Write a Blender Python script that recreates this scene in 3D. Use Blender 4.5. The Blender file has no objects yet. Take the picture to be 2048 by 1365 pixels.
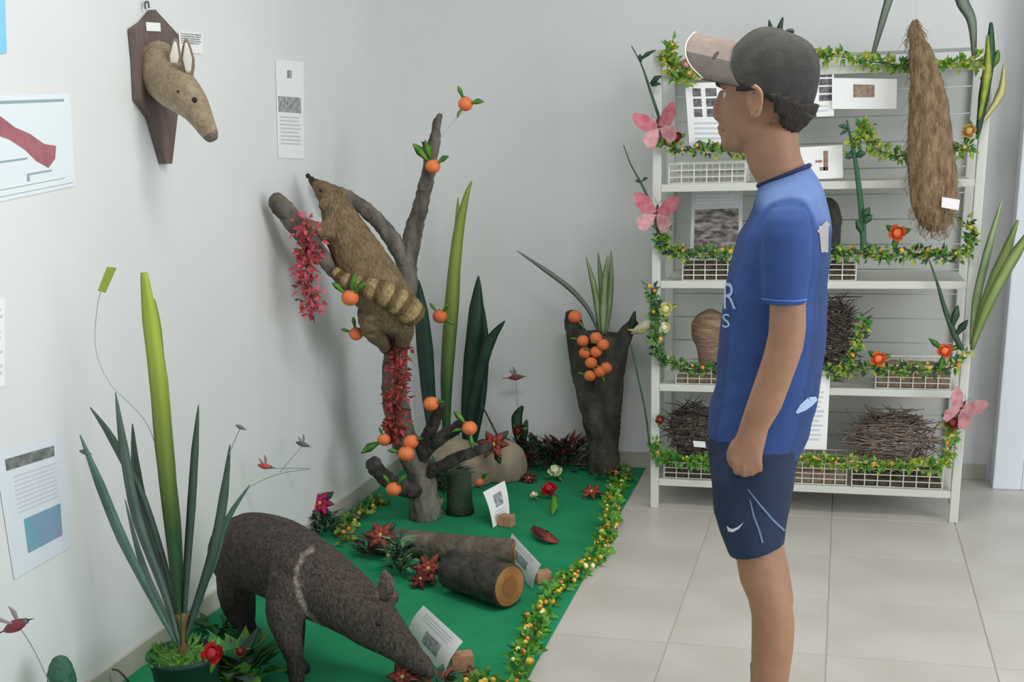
import bpy, bmesh, math, random
import numpy as np
from mathutils import Vector, Matrix, noise
from mathutils.bvhtree import BVHTree

# ---------------------------------------------------------------- camera
SCN = bpy.context.scene
CAM_F, CAM_P, CAM_Y, CAM_R = 2448.1825, 0.2802, 0.2723, -0.0284
CAM_CX, CAM_CY, CAM_H = 1003.2414, 993.3678, 1.42170
FW = Vector((-math.sin(CAM_Y)*math.cos(CAM_P), math.cos(CAM_Y)*math.cos(CAM_P), -math.sin(CAM_P)))
_r = Vector((math.cos(CAM_Y), math.sin(CAM_Y), 0)); _u = _r.cross(FW)
RT = _r*math.cos(CAM_R) + _u*math.sin(CAM_R)
UP = _u*math.cos(CAM_R) - _r*math.sin(CAM_R)
EYE = Vector((0, 0, CAM_H))
cam = bpy.data.cameras.new('camera'); camo = bpy.data.objects.new('camera', cam)
SCN.collection.objects.link(camo)
m = Matrix((RT, UP, -FW)).transposed().to_4x4(); m.translation = EYE
camo.matrix_world = m
cam.sensor_fit = 'HORIZONTAL'; cam.sensor_width = 36.0; cam.lens = CAM_F*36/2048
cam.shift_x = (1024-CAM_CX)/2048; cam.shift_y = (CAM_CY-682.5)/2048
cam.clip_start = 0.05
SCN.camera = camo

# ---------------------------------------------------------------- world, light, exposure
w = bpy.data.worlds.new('world'); SCN.world = w; w.use_nodes = True
w.node_tree.nodes['Background'].inputs[0].default_value = (0.90, 0.96, 1.0, 1)
w.node_tree.nodes['Background'].inputs[1].default_value = 0.64
def area(name, loc, target, sx, sy, power, color):
    l = bpy.data.lights.new(name, 'AREA'); l.shape = 'RECTANGLE'; l.size = sx; l.size_y = sy
    l.energy = power; l.color = color
    o = bpy.data.objects.new(name, l); SCN.collection.objects.link(o)
    o.location = loc
    o.rotation_euler = (Vector(target)-Vector(loc)).to_track_quat('-Z', 'Y').to_euler()
    return o
area('daylight_from_glazed_door', (3.3, 1.4, 1.7), (-1.2, 3.9, 0.9), 2.4, 2.2, 84, (0.93, 0.97, 1.0))
area('ceiling_fill_light', (-0.1, 2.6, 2.72), (-0.1, 2.6, 0), 1.3, 0.5, 30, (1.0, 0.97, 0.92))  # unseen overhead light, added to lift the soft ambient level
SCN.view_settings.view_transform = 'Standard'; SCN.view_settings.look = 'None'
SCN.view_settings.gamma = 1.0; SCN.view_settings.use_curve_mapping = False
SCN.view_settings.exposure = 0.0

# ---------------------------------------------------------------- pixel -> place (a pixel is a direction, the surface gives the distance)
XW, YB, YS, YBOY = -1.904, 5.357, 4.693, 2.69
def ray(x, y): return FW + RT*((x-CAM_CX)/CAM_F) - UP*((y-CAM_CY)/CAM_F)
def FL(x, y, z=0.0):
    d = ray(x, y); return EYE + d*((z-CAM_H)/d.z)
def PY(x, y, Y):
    d = ray(x, y); return EYE + d*(Y/d.y)
def PX(x, y, X):
    d = ray(x, y); return EYE + d*(X/d.x)
def mpp(P): return (Vector(P)-EYE).dot(FW)/CAM_F      # metres per pixel at a place
RND = random.Random(7)

# ---------------------------------------------------------------- materials
GAIN = 1.22
def lin(c):
    c = c/255.0
    return c/12.92 if c <= 0.04045 else ((c+0.055)/1.055)**2.4
def col(rgb, g=None):
    g = GAIN if g is None else g
    return tuple(min(0.92, lin(v)*g) for v in rgb) + (1.0,)
MATS = {}
def mat(name, rgb, rough=0.7, rgb2=None, scale=20.0, bump=0.0, bscale=60.0, stretch=None, spec=0.3, attr=None, trans=0.0, detail=3.0, ramp=(0.35, 0.65), wave=None, metal=0.0):
    if name in MATS: return MATS[name]
    mt = bpy.data.materials.new(name); mt.use_nodes = True; nt = mt.node_tree
    b = nt.nodes['Principled BSDF']; L = nt.links.new
    b.inputs['Roughness'].default_value = rough
    b.inputs['Specular IOR Level'].default_value = spec
    b.inputs['Metallic'].default_value = metal
    tc = nt.nodes.new('ShaderNodeTexCoord'); mp = nt.nodes.new('ShaderNodeMapping')
    L(tc.outputs['Object'], mp.inputs['Vector'])
    if stretch: mp.inputs['Scale'].default_value = stretch
    src = None
    if attr:
        a = nt.nodes.new('ShaderNodeVertexColor'); a.layer_name = attr; src = a.outputs['Color']
        if rgb2 is not None:
            nz = nt.nodes.new('ShaderNodeTexNoise'); nz.inputs['Scale'].default_value = scale; nz.inputs['Detail'].default_value = detail
            L(mp.outputs['Vector'], nz.inputs['Vector'])
            mr = nt.nodes.new('ShaderNodeMapRange'); mr.inputs['From Min'].default_value = ramp[0]; mr.inputs['From Max'].default_value = ramp[1]
            mr.inputs['To Min'].default_value = rgb2[0]; mr.inputs['To Max'].default_value = rgb2[1]
            L(nz.outputs['Fac'], mr.inputs['Value'])
            hs = nt.nodes.new('ShaderNodeHueSaturation'); L(mr.outputs['Result'], hs.inputs['Value']); L(src, hs.inputs['Color']); src = hs.outputs['Color']
    elif rgb2 is not None:
        if wave:
            nz = nt.nodes.new('ShaderNodeTexWave'); nz.inputs['Scale'].default_value = scale; nz.inputs['Distortion'].default_value = wave[1]; nz.wave_type = wave[0]
            if wave[0] == 'RINGS': nz.rings_direction = wave[2]
            else: nz.bands_direction = wave[2]
            L(mp.outputs['Vector'], nz.inputs['Vector']); fac = nz.outputs['Fac']
        else:
            nz = nt.nodes.new('ShaderNodeTexNoise'); nz.inputs['Scale'].default_value = scale; nz.inputs['Detail'].default_value = detail
            L(mp.outputs['Vector'], nz.inputs['Vector']); fac = nz.outputs['Fac']
        cr = nt.nodes.new('ShaderNodeValToRGB'); cr.color_ramp.elements[0].position = ramp[0]; cr.color_ramp.elements[1].position = ramp[1]
        cr.color_ramp.elements[0].color = col(rgb); cr.color_ramp.elements[1].color = col(rgb2)
        L(fac, cr.inputs['Fac']); src = cr.outputs['Color']
    if src is not None: L(src, b.inputs['Base Color'])
    else: b.inputs['Base Color'].default_value = col(rgb)
    if bump > 0:
        n2 = nt.nodes.new('ShaderNodeTexNoise'); n2.inputs['Scale'].default_value = bscale; n2.inputs['Detail'].default_value = 4
        L(mp.outputs['Vector'], n2.inputs['Vector'])
        bp = nt.nodes.new('ShaderNodeBump'); bp.inputs['Strength'].default_value = bump; bp.inputs['Distance'].default_value = 0.01
        L(n2.outputs['Fac'], bp.inputs['Height']); L(bp.outputs['Normal'], b.inputs['Normal'])
    if trans > 0:
        tr = nt.nodes.new('ShaderNodeBsdfTranslucent'); mx = nt.nodes.new('ShaderNodeMixShader'); mx.inputs['Fac'].default_value = trans
        if src is not None: L(src, tr.inputs['Color'])
        else: tr.inputs['Color'].default_value = col(rgb)
        L(b.outputs['BSDF'], mx.inputs[1]); L(tr.outputs['BSDF'], mx.inputs[2]); L(mx.outputs['Shader'], nt.nodes['Material Output'].inputs['Surface'])
    MATS[name] = mt
    return mt
def gradmat(name, rgbA, zA, rgbB, zB, rough=.5, trans=.12):
    """leaf whose own colour runs from base to tip"""
    mt = mat(name, rgbA, rough, rgbB, 5, trans=trans); nt = mt.node_tree
    cr = [n for n in nt.nodes if n.type == 'VALTORGB'][0]; tc = [n for n in nt.nodes if n.type == 'TEX_COORD'][0]; nz = [n for n in nt.nodes if n.type == 'TEX_NOISE'][0]
    sx_ = nt.nodes.new('ShaderNodeSeparateXYZ'); mr = nt.nodes.new('ShaderNodeMapRange'); ad = nt.nodes.new('ShaderNodeMath'); ad.operation = 'MULTIPLY_ADD'
    nt.links.new(tc.outputs['Object'], sx_.inputs[0]); nt.links.new(sx_.outputs['Z'], mr.inputs['Value'])
    mr.inputs['From Min'].default_value = zA; mr.inputs['From Max'].default_value = zB
    nt.links.new(nz.outputs['Fac'], ad.inputs[0]); ad.inputs[1].default_value = .25; nt.links.new(mr.outputs['Result'], ad.inputs[2])
    nt.links.new(ad.outputs[0], cr.inputs['Fac']); cr.color_ramp.elements[0].position = .12; cr.color_ramp.elements[1].position = 1.0
    return mt
def pix(P):
    v = Vector(P)-EYE; z = v.dot(FW); return CAM_CX+CAM_F*v.dot(RT)/z, CAM_CY-CAM_F*v.dot(UP)/z
def glass(name, rgb, alpha):
    mt = bpy.data.materials.new(name); mt.use_nodes = True
    b = mt.node_tree.nodes['Principled BSDF']; b.inputs['Base Color'].default_value = col(rgb)
    b.inputs['Alpha'].default_value = alpha; b.inputs['Roughness'].default_value = 0.15
    MATS[name] = mt; return mt

# ---------------------------------------------------------------- mesh builder (world coordinates)
class MB:
    def __init__(s): s.v = []; s.f = []
    def add(s, vs, fs):
        n = len(s.v); s.v += [Vector(p) for p in vs]; s.f += [tuple(i+n for i in f) for f in fs]; return s
    def box(s, c, d, R=None):
        c = Vector(c); h = Vector(d)/2; P = []
        for x in (-1, 1):
            for y in (-1, 1):
                for z in (-1, 1):
                    q = Vector((x*h.x, y*h.y, z*h.z)); P.append(c + (R @ q if R else q))
        return s.add(P, [(0,1,3,2),(4,6,7,5),(0,4,5,1),(2,3,7,6),(0,2,6,4),(1,5,7,3)])
    def bevbox(s, c, d, b, R=None):
        bm = bmesh.new(); bmesh.ops.create_cube(bm, size=1)
        for v in bm.verts: v.co = Vector((v.co.x*d[0], v.co.y*d[1], v.co.z*d[2]))
        bmesh.ops.bevel(bm, geom=bm.edges[:], offset=b, segments=2, affect='EDGES', profile=0.6)
        bm.verts.index_update(); c = Vector(c)
        s.add([c + (R @ v.co if R else v.co) for v in bm.verts], [tuple(v.index for v in f.verts) for f in bm.faces]); bm.free(); return s
    def loft(s, rings, cap=True, close=True):
        n = len(rings[0]); base = len(s.v); V = [p for r in rings for p in r]; F = []
        for i in range(len(rings)-1):
            for j in range(n if close else n-1):
                k = (j+1) % n
                F.append((i*n+j, i*n+k, (i+1)*n+k, (i+1)*n+j))
        if cap and close:
            F.append(tuple(range(n))[::-1]); F.append(tuple((len(rings)-1)*n+j for j in range(n)))
        return s.add(V, F)
    def tube(s, pts, rad, n=8, sub=0, flat=1.0, ref=None, jit=0.0):
        pts = [Vector(p) for p in pts]
        if not isinstance(rad, (list, tuple)): rad = [rad]*len(pts)
        if sub: pts, rad = smooth_path(pts, rad, sub)
        rings = []; nrm = None
        for i, p in enumerate(pts):
            t = (pts[min(i+1, len(pts)-1)] - pts[max(i-1, 0)]).normalized()
            if nrm is None:
                a = Vector(ref) if ref else (Vector((0,0,1)) if abs(t.z) < 0.9 else Vector((1,0,0)))
                nrm = (a - t*a.dot(t)).normalized()
            else:
                nrm = nrm - t*nrm.dot(t)
                nrm = nrm.normalized() if nrm.length > 1e-6 else t.orthogonal().normalized()
            bn = t.cross(nrm)
            rings.append([p + (nrm*math.cos(2*math.pi*j/n)*flat + bn*math.sin(2*math.pi*j/n))*(rad[i]*(1+jit*(RND.random()-.5))) for j in range(n)])
        return s.loft(rings)
    def ell(s, c, r, R=None, nu=16, nv=10):
        c = Vector(c); r = Vector(r) if not isinstance(r, (int, float)) else Vector((r, r, r))
        V = []; F = []
        tr = (lambda q: c + (R @ q if R else q))
        V.append(tr(Vector((0, 0, r.z))))
        for i in range(1, nv):
            a = math.pi*i/nv
            for j in range(nu):
                b = 2*math.pi*j/nu
                V.append(tr(Vector((r.x*math.sin(a)*math.cos(b), r.y*math.sin(a)*math.sin(b), r.z*math.cos(a)))))
        V.append(tr(Vector((0, 0, -r.z))))
        for j in range(nu): F.append((0, 1+j, 1+(j+1) % nu))
        for i in range(nv-2):
            for j in range(nu):
                a = 1+i*nu+j; b2 = 1+i*nu+(j+1) % nu
                F.append((a, a+nu, b2+nu, b2))
        e = len(V)-1; o = 1+(nv-2)*nu
        for j in range(nu): F.append((e, o+(j+1) % nu, o+j))
        return s.add(V, F)
    def prism(s, poly, thick):
        """extrude a closed polygon (list of world points) along vector thick"""
        n = len(poly); t = Vector(thick)
        V = [Vector(p) for p in poly] + [Vector(p)+t for p in poly]
        F = [tuple(range(n))[::-1], tuple(range(n, 2*n))] + [(i, (i+1) % n, n+(i+1) % n, n+i) for i in range(n)]
        return s.add(V, F)
    def blade(s, pts, widths, side, fold=0.25, thick=0.0015):
        """strap leaf with a midrib fold along pts"""
        pts = [Vector(p) for p in pts]; side = Vector(side).normalized()
        pts, widths = smooth_path(pts, widths, 4)
        rings = []
        for i, p in enumerate(pts):
            t = (pts[min(i+1, len(pts)-1)]-pts[max(i-1, 0)]).normalized()
            sd = (side - t*side.dot(t)).normalized(); nn = t.cross(sd).normalized(); h = max(widths[i], 0.0008)/2
            rings.append([p-sd*h, p-nn*h*fold+nn*thick*0, p+sd*h, p-nn*(h*fold+thick)])
        return s.loft(rings)
    def build(s, name, material, parent=None, smooth=False, origin=None):
        me = bpy.data.meshes.new(name)
        if parent is not None: off = wl(parent)
        elif origin is not None: off = Vector(origin)
        else:
            lo = Vector([min(v[i] for v in s.v) for i in range(3)]); hi = Vector([max(v[i] for v in s.v) for i in range(3)])
            off = Vector(((lo.x+hi.x)/2, (lo.y+hi.y)/2, lo.z))
        me.from_pydata([tuple(v-off) for v in s.v], [], s.f); me.update()
        bm = bmesh.new(); bm.from_mesh(me); bmesh.ops.recalc_face_normals(bm, faces=bm.faces[:]); bm.to_mesh(me); bm.free()
        if smooth:
            for p in me.polygons: p.use_smooth = True
        return link(name, me, material, parent, off)
def wl(o):
    v = Vector((0, 0, 0))
    while o is not None: v += o.location; o = o.parent
    return v
def link(name, me, material, parent=None, loc=(0, 0, 0)):
    if material is not None and not me.materials: me.materials.append(material)
    o = bpy.data.objects.new(name, me); SCN.collection.objects.link(o)
    if parent is not None: o.parent = parent
    else: o.location = loc
    return o
def smooth_path(pts, rad, sub):
    P = []; R = []
    n = len(pts)
    for i in range(n-1):
        p0 = pts[max(i-1, 0)]; p1 = pts[i]; p2 = pts[i+1]; p3 = pts[min(i+2, n-1)]
        for k in range(sub):
            t = k/sub
            P.append(0.5*((2*p1)+(p2-p0)*t+(2*p0-5*p1+4*p2-p3)*t*t+(3*p1-p0-3*p2+p3)*t**3)); R.append(rad[i]*(1-t)+rad[i+1]*t)
    P.append(pts[-1]); R.append(rad[-1]); return P, R
def thing(name, label, cat, loc=(0, 0, 0), group=None):
    o = bpy.data.objects.new(name, None); SCN.collection.objects.link(o); o.location = loc
    o.empty_display_size = 0.05
    return tag(o, label, cat, group)
def tag(o, label, cat, group=None):
    o['label'] = label; o['category'] = cat
    if group: o['group'] = group
    return o
def struct(o): o['kind'] = 'structure'; return o
def stuff(o): o['kind'] = 'stuff'; return o
def organic(name, mb, material, parent=None, voxel=0.005, smooth=6, colour=None, displace=None, origin=None):
    """join overlapping lofts into ONE continuous skin"""
    me = bpy.data.meshes.new('tmp'); me.from_pydata([tuple(v) for v in mb.v], [], mb.f); me.update()
    bm = bmesh.new(); bm.from_mesh(me); bmesh.ops.recalc_face_normals(bm, faces=bm.faces[:]); bm.to_mesh(me); bm.free()
    o = bpy.data.objects.new('tmp', me); SCN.collection.objects.link(o)
    r = o.modifiers.new('r', 'REMESH'); r.mode = 'VOXEL'; r.voxel_size = voxel
    sm = o.modifiers.new('s', 'SMOOTH'); sm.factor = 0.5; sm.iterations = smooth
    dg = bpy.context.evaluated_depsgraph_get()
    me2 = bpy.data.meshes.new_from_object(o.evaluated_get(dg))
    bpy.data.objects.remove(o); bpy.data.meshes.remove(me); me2.name = name
    if displace:
        me2.update(); nv = len(me2.vertices)
        co = np.empty(nv*3, np.float32); me2.vertices.foreach_get('co', co); no = np.empty(nv*3, np.float32); me2.vertex_normals.foreach_get('vector', no)
        dd = np.array([displace(Vector(c)) for c in co.reshape(-1, 3)], np.float32)
        me2.vertices.foreach_set('co', co+no*np.repeat(dd, 3)); me2.update()
    if colour:
        ca = me2.color_attributes.new('tint', 'FLOAT_COLOR', 'POINT')
        nv = len(me2.vertices); co = np.empty(nv*3, np.float32); me2.vertices.foreach_get('co', co); no = np.empty(nv*3, np.float32); me2.vertex_normals.foreach_get('vector', no)
        ca.data.foreach_set('color', np.array([colour(Vector(c), Vector(n)) for c, n in zip(co.reshape(-1, 3), no.reshape(-1, 3))], np.float32).ravel())
    off = wl(parent) if parent is not None else Vector(origin)
    me2.transform(Matrix.Translation(-off)); me2.materials.clear()
    for p in me2.polygons: p.use_smooth = True
    return link(name, me2, material, parent, off)
def dup(root, loc, label=None):
    r = root.copy(); SCN.collection.objects.link(r); r.location = loc
    if label: r['label'] = label
    for ch in list(root.children):
        c = ch.copy(); SCN.collection.objects.link(c); c.parent = r
        for g in ch.children:
            d = g.copy(); SCN.collection.objects.link(d); d.parent = c
    return r

# common materials
M_white = mat('white_paint', (214, 216, 216), 0.5)
M_paper = mat('paper', (226, 228, 232), 0.8)
M_ink = mat('grey_print', (150, 152, 156), 0.9)
M_black = mat('black_print', (70, 74, 74), 0.9, (120, 122, 122), 60)
M_leafd = mat('dark_leaf', (42, 66, 52), 0.45, (66, 92, 70), 14, trans=0.08)
M_leafg = mat('green_leaf', (58, 120, 52), 0.5, (110, 150, 60), 25, trans=0.15)
M_leafy = mat('yellow_green_leaf', (120, 150, 50), 0.5, (170, 175, 80), 25, trans=0.15)
M_leafp = mat('pale_leaf', (165, 185, 140), 0.5, (135, 160, 110), 12, trans=0.2)
M_bark = mat('grey_bark', (72, 68, 62), 0.95, (120, 114, 106), 18, bump=0.9, bscale=45, stretch=(1, 1, 0.35))
M_barkd = mat('dark_bark', (44, 42, 38), 0.95, (76, 72, 66), 22, bump=0.9, bscale=50)
M_orange = mat('orange_peel', (220, 124, 74), 0.5, (208, 102, 62), 30, bump=0.15, bscale=220)
M_red = mat('red_petal', (188, 44, 54), 0.6, (150, 34, 46), 40)
M_maroon = mat('maroon_petal', (112, 46, 42), 0.7, (84, 38, 34), 40)
M_brick = mat('dusty_red_petal', (150, 72, 58), 0.7, (112, 52, 44), 40)
M_pink = mat('pink_petal', (196, 88, 96), 0.6, (160, 62, 70), 50)
M_cream = mat('cream_petal', (224, 220, 196), 0.6, (200, 198, 160), 40)
M_yellow = mat('yellow_berry', (222, 196, 92), 0.5, (208, 168, 60), 40)
M_obery = mat('orange_berry', (226, 140, 62), 0.5)
M_vine = mat('vine_stem', (66, 86, 48), 0.7)
M_stick = mat('twig_bark', (92, 78, 70), 0.9, (60, 50, 46), 40)
M_wood = mat('pale_wood_block', (176, 136, 108), 0.7, (152, 112, 88), 60, stretch=(1, 6, 6))

# ================================================================= SETTING
m_floor = mat('floor_tile', (176, 171, 164), 0.33, (186, 182, 176), 3.0, spec=0.35)
m_grout = mat('grout', (170, 166, 160), 0.9)
m_wall = mat('wall_paint', (208, 210, 210), 0.85, (214, 215, 215), 1.5, bump=0.03, bscale=120)
m_base = mat('baseboard_tile', (172, 168, 158), 0.4, (184, 180, 170), 6)
floor = struct(MB().box((0.4, 2.6, -0.0525), (5.2, 6.0, 0.1)).build('floor', m_grout))
TX0, TY0, TS = -0.9748*0.45, 7.4231*0.45, 0.45
tile_me = None
for i in range(-4, 6):
    for j in range(-5, 5):
        x0, y0 = TX0+i*TS, TY0+j*TS
        xa, xb, ya, yb = max(x0, XW), x0+TS, y0, min(y0+TS, YB)
        if xb-xa < .02 or yb-ya < .02: continue
        g = 0.0022
        full = (xb-xa > TS-1e-6 and yb-ya > TS-1e-6)
        if full and tile_me is not None:
            o = bpy.data.objects.new('tile', tile_me); SCN.collection.objects.link(o); o.parent = floor
            o.location = Vector((xa+TS/2, ya+TS/2, -0.008)) - floor.location
        else:
            c = Vector(((xa+xb)/2, (ya+yb)/2, -0.004))
            t = MB().bevbox((0, 0, 0.004), (xb-xa-2*g, yb-ya-2*g, 0.008), 0.0012)
            me = bpy.data.meshes.new('tile'); me.from_pydata([tuple(v) for v in t.v], [], t.f); me.update()
            o = link('tile', me, m_floor, floor); o.location = c - Vector((0, 0, 0.004)) - floor.location
            if full: tile_me = me
wl_ = struct(MB().box((XW-0.06, 2.6, 1.35), (0.12, 5.76, 2.9)).build('wall_left', m_wall))
wb_ = struct(MB().box((0.4, YB+0.06, 1.35), (4.9, 0.12, 2.9)).build('wall_back', m_wall))
struct(MB().box((0.4, 2.6, 2.85), (5.2, 6.0, 0.1)).build('ceiling', mat('ceiling_paint', (214, 214, 210), 0.9)))
struct(MB().bevbox((XW+0.006, 2.55, 0.033), (0.012, 5.6, 0.066), 0.003).build('baseboard_left', m_base))
struct(MB().bevbox((-0.63, YB-0.006, 0.033), (2.52, 0.012, 0.066), 0.003).build('baseboard_back', m_base))
# white metal door at the right, in front of the back wall's end
dx0, dyf = 0.646, 5.205
door = bpy.data.objects.new('door_1', None); SCN.collection.objects.link(door); door.location = (dx0+0.5, dyf+0.05, 0)
struct(door); door['label'] = 'white metal door with a recessed grey panel beside the shelf'
m_door = mat('white_door_metal', (212, 217, 224), 0.35)
MB().bevbox((dx0+0.055, dyf+0.05, 1.06), (0.11, 0.10, 2.12), 0.006).build('door_stile', m_door, door)
MB().bevbox((dx0+0.945, dyf+0.05, 1.06), (0.11, 0.10, 2.12), 0.006).build('door_stile', m_door, door)
MB().bevbox((dx0+0.5, dyf+0.05, 0.06), (0.78, 0.10, 0.12), 0.006).build('door_rail', m_door, door)
MB().bevbox((dx0+0.5, dyf+0.05, 2.06), (0.78, 0.10, 0.12), 0.006).build('door_rail', m_door, door)
MB().box((dx0+0.5, dyf+0.065, 1.06), (0.79, 0.03, 1.89)).build('door_panel', mat('door_panel_grey', (196, 203, 208), 0.3), door)
MB().bevbox((dx0+0.065, dyf-0.008, 1.05), (0.022, 0.016, 0.12), 0.004).build('lock_plate', mat('dull_steel', (150, 152, 156), 0.4, metal=0.6), door)
# ================================================================= PERSON (boy in profile, facing the left wall)
def S(px, py, Y=YBOY): return PY(px, py, Y)
def prow(xf, yf, xb, yb, hw, Y=YBOY, n=28, ex=2.3, shrink=1.0, dy=0.0):
    a = S(xf, yf, Y); b = S(xb, yb, Y); c = (a+b)/2; h = (a-b)/2*shrink; out = []
    for j in range(n):
        t = 2*math.pi*j/n; ct, st = math.cos(t), math.sin(t)
        e = 2/ex
        out.append(c + h*math.copysign(abs(ct)**e, ct) + Vector((0, hw*shrink*math.copysign(abs(st)**e, st)+dy, 0)))
    return out
def mirror(rings, dx=0.0): return [[Vector((p.x+dx, 2*YBOY-p.y, p.z)) for p in r] for r in rings]
TORSO = [(1520,368,1618,331,.060),(1513,390,1636,356,.112),(1507,412,1649,388,.152),(1494,440,1659,425,.168),(1479,465,1664,460,.172),
         (1462,522,1662,512,.168),(1450,578,1655,570,.164),(1441,658,1656,650,.158),(1434,742,1647,742,.150),(1421,817,1634,817,.150),(1415,858,1621,866,.152),(1430,886,1599,914,.150)]
YA, YLG = 2.502, 2.605
SLEEVE = [(1540,415,1612,415,.030),(1529,436,1620,436,.050),(1522,465,1625,465,.057),(1520,525,1622,525,.060),(1524,606,1614,606,.056)]
ARM = [(1540,440,1612,440,.030),(1535,520,1616,520,.040),(1539,611,1612,611,.036),(1537,665,1612,662,.036),(1528,705,1606,700,.034),(1516,742,1591,742,.032),(1490,817,1563,817,.027),(1477,858,1537,860,.021),(1470,876,1533,878,.020),(1464,897,1528,900,.020),(1466,914,1523,918,.019)]
LEG = [(1440,960,1575,960,.068),(1462,1050,1566,1050,.065),(1472,1112,1562,1103,.060),(1480,1160,1571,1145,.054),(1496,1197,1583,1200,.050),(1503,1230,1590,1250,.050),(1503,1304,1587,1300,.046),(1500,1365,1577,1367,.038),(1510,1420,1570,1422,.034),(1514,1475,1572,1480,.034),(1510,1520,1580,1525,.036)]
foot = Vector((-0.105, YBOY, 0))
boy = thing('person', 'boy in blue shirt, navy shorts and dark cap standing in profile', 'person', foot)
skin = MB()
skin.loft([prow(*r[:4], r[4], shrink=.86) for r in TORSO[1:]] + [prow(1430,950,1585,950,.150,shrink=.9)])
for mir in (False, True):
    a = [prow(*r, Y=YA+ (0.012 if i > 6 else 0)) for i, r in enumerate(ARM)]; l = [prow(*r, Y=YLG, ex=2.1) for r in LEG]
    if mir: a, l = mirror(a), mirror(l, -.010)
    skin.loft(a); skin.loft(l)
    # hand: four fingers curling towards the pocket, thumb in front
    def H(px, py, dy=0.0):
        p = S(px, py, YA+0.012+dy)
        return Vector((p.x, 2*YBOY-p.y, p.z)) if mir else p
    for k, (x0, ln) in enumerate(((1473, 30), (1488, 35), (1503, 32), (1517, 25))):
        skin.tube([H(x0, 908, -.004), H(x0-1, 922, -.011), H(x0, 914+ln*.75, -.010), H(x0+1, 914+ln, .006), H(x0+2, 905+ln*.75, .024)], [.0098, .0096, .0092, .0088, .0075], 8, sub=3)
    skin.tube([H(1474, 884, .0), H(1464, 900, .002), H(1461, 918, .006), H(1465, 932, .014)], [.011, .0105, .0095, .0075], 8, sub=3)
# neck
skin.loft([prow(1522,392,1622,360,.066), prow(1514,365,1612,335,.058), prow(1498,338,1602,310,.053), prow(1492,318,1598,285,.053), prow(1488,296,1596,262,.054), prow(1490,270,1592,235,.054)])
# head frame
TURN = math.radians(13)
HC = S(1530, 180); hf = Vector((-math.cos(TURN), math.sin(TURN), 0)); hl = Vector((-math.sin(TURN), -math.cos(TURN), 0)); hu = Vector((0, 0, 1))
HR = Matrix((hf, hl, hu)).transposed()
def HD(f, l, u): return HC + hf*f + hl*l + hu*u
skin.ell(HD(-.008, 0, .010), (.090, .074, .088), HR, 24, 16)
skin.ell(HD(.038, 0, -.035), (.052, .056, .082), HR, 20, 14)
skin.ell(HD(.050, 0, -.096), (.040, .042, .028), HR, 20, 12)
skin.ell(HD(.072, 0, -.108), (.015, .020, .014), HR, 16, 10)
skin.ell(HD(.012, 0, -.075), (.060, .055, .044), HR, 20, 12)
skin.tube([HD(.088, 0, .002), HD(.098, 0, -.022), HD(.100, 0, -.043), HD(.090, 0, -.050)], [.008, .0095, .0125, .012], 10, sub=3)
skin.ell(HD(.090, 0, -.071), (.009, .020, .006), HR); skin.ell(HD(.088, 0, -.082), (.009, .018, .006), HR)
skin.ell(HD(.078, .03, .012), (.014, .022, .007), HR); skin.ell(HD(.078, -.03, .012), (.014, .022, .007), HR)
for sg in (1, -1):
    R = HR @ Matrix.Rotation(math.radians(14), 3, 'Y')
    skin.ell(HD(-.002, sg*.078, -.026), (.018, .008, .031), R, 16, 12)
    skin.tube([HD(.012, sg*.080, -.008), HD(-.004, sg*.087, .005), HD(-.020, sg*.090, -.010), HD(-.016, sg*.088, -.038), HD(.002, sg*.082, -.055)], [.004, .0055, .0055, .005, .006], 8, sub=3)
m_skin = mat('skin', (176, 134, 116), 0.55, attr='tint', rgb2=(0.94, 1.05), scale=30, spec=0.3)
def skin_tint(co, n):
    a = Vector(col((142, 108, 92))[:3]); b = Vector(col((152, 114, 86))[:3])
    k = 0.5+0.5*noise.noise(co*6); c = a.lerp(b, min(1, max(0, k)))
    return (c.x, c.y, c.z, 1)
organic('body', skin, m_skin, boy, 0.0046, 4, skin_tint)
# face details
m_eye = mat('eye_white', (190, 182, 174), 0.2); m_iris = mat('iris_brown', (58, 40, 30), 0.2)
m_hair = mat('dark_brown_hair', (54, 46, 41), 0.8, (42, 38, 35), 80, bump=0.6, bscale=180, stretch=(1, 1, .3))
for sg in (1, -1):
    e = MB().ell(HD(.0700, sg*.029, -.008), .0098).build('eye', m_eye, boy, True)
    MB().ell(HD(.0782, sg*.029, -.008), (.003, .005, .005), HR).build('iris', m_iris, e, True)
    MB().tube([HD(.080, sg*.050, .010), HD(.092, sg*.032, .016), HD(.096, sg*.014, .012)], [.002, .0035, .0025], 6, sub=3).build('eyebrow', m_hair, boy, True)
MB().tube([HD(.078, .022, -.077), HD(.0915, .008, -.076), HD(.0935, 0, -.077), HD(.0915, -.008, -.076), HD(.078, -.022, -.077)], [.0015, .003, .003, .003, .0015], 8, sub=3).build('lips', mat('lip', (160, 96, 88), 0.5), boy, True)
# hair below the cap
TL = math.radians(23); CC = HD(.000, 0, -.002)
cf = hf*math.cos(TL)+hu*math.sin(TL); cu = hu*math.cos(TL)-hf*math.sin(TL)
hm = MB().ell(HD(-.014, 0, .004), (.094, .0805, .098), HR, 60, 44)
def keep(p):
    d = p-HC; f, l, u = d.dot(hf), d.dot(hl), d.dot(hu)
    if (p-CC).dot(cu) > .014: return False
    if f > .034: return False
    if u < -.004 and f > -.021-(-.004-u)*.42+.004*math.sin(u*260): return False
    if u < -.084: return False
    return True
fs = [f for f in hm.f if all(keep(hm.v[i]) for i in f)]
ho = MB(); used = {}
for f in fs:
    for i in f:
        if i not in used: used[i] = len(ho.v); ho.v.append(hm.v[i] + (hm.v[i]-HC).normalized()*0.003*noise.noise(hm.v[i]*90))
ho.f = [tuple(used[i] for i in f) for f in fs]
hairo = ho.build('hair', m_hair, boy, True)
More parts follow.
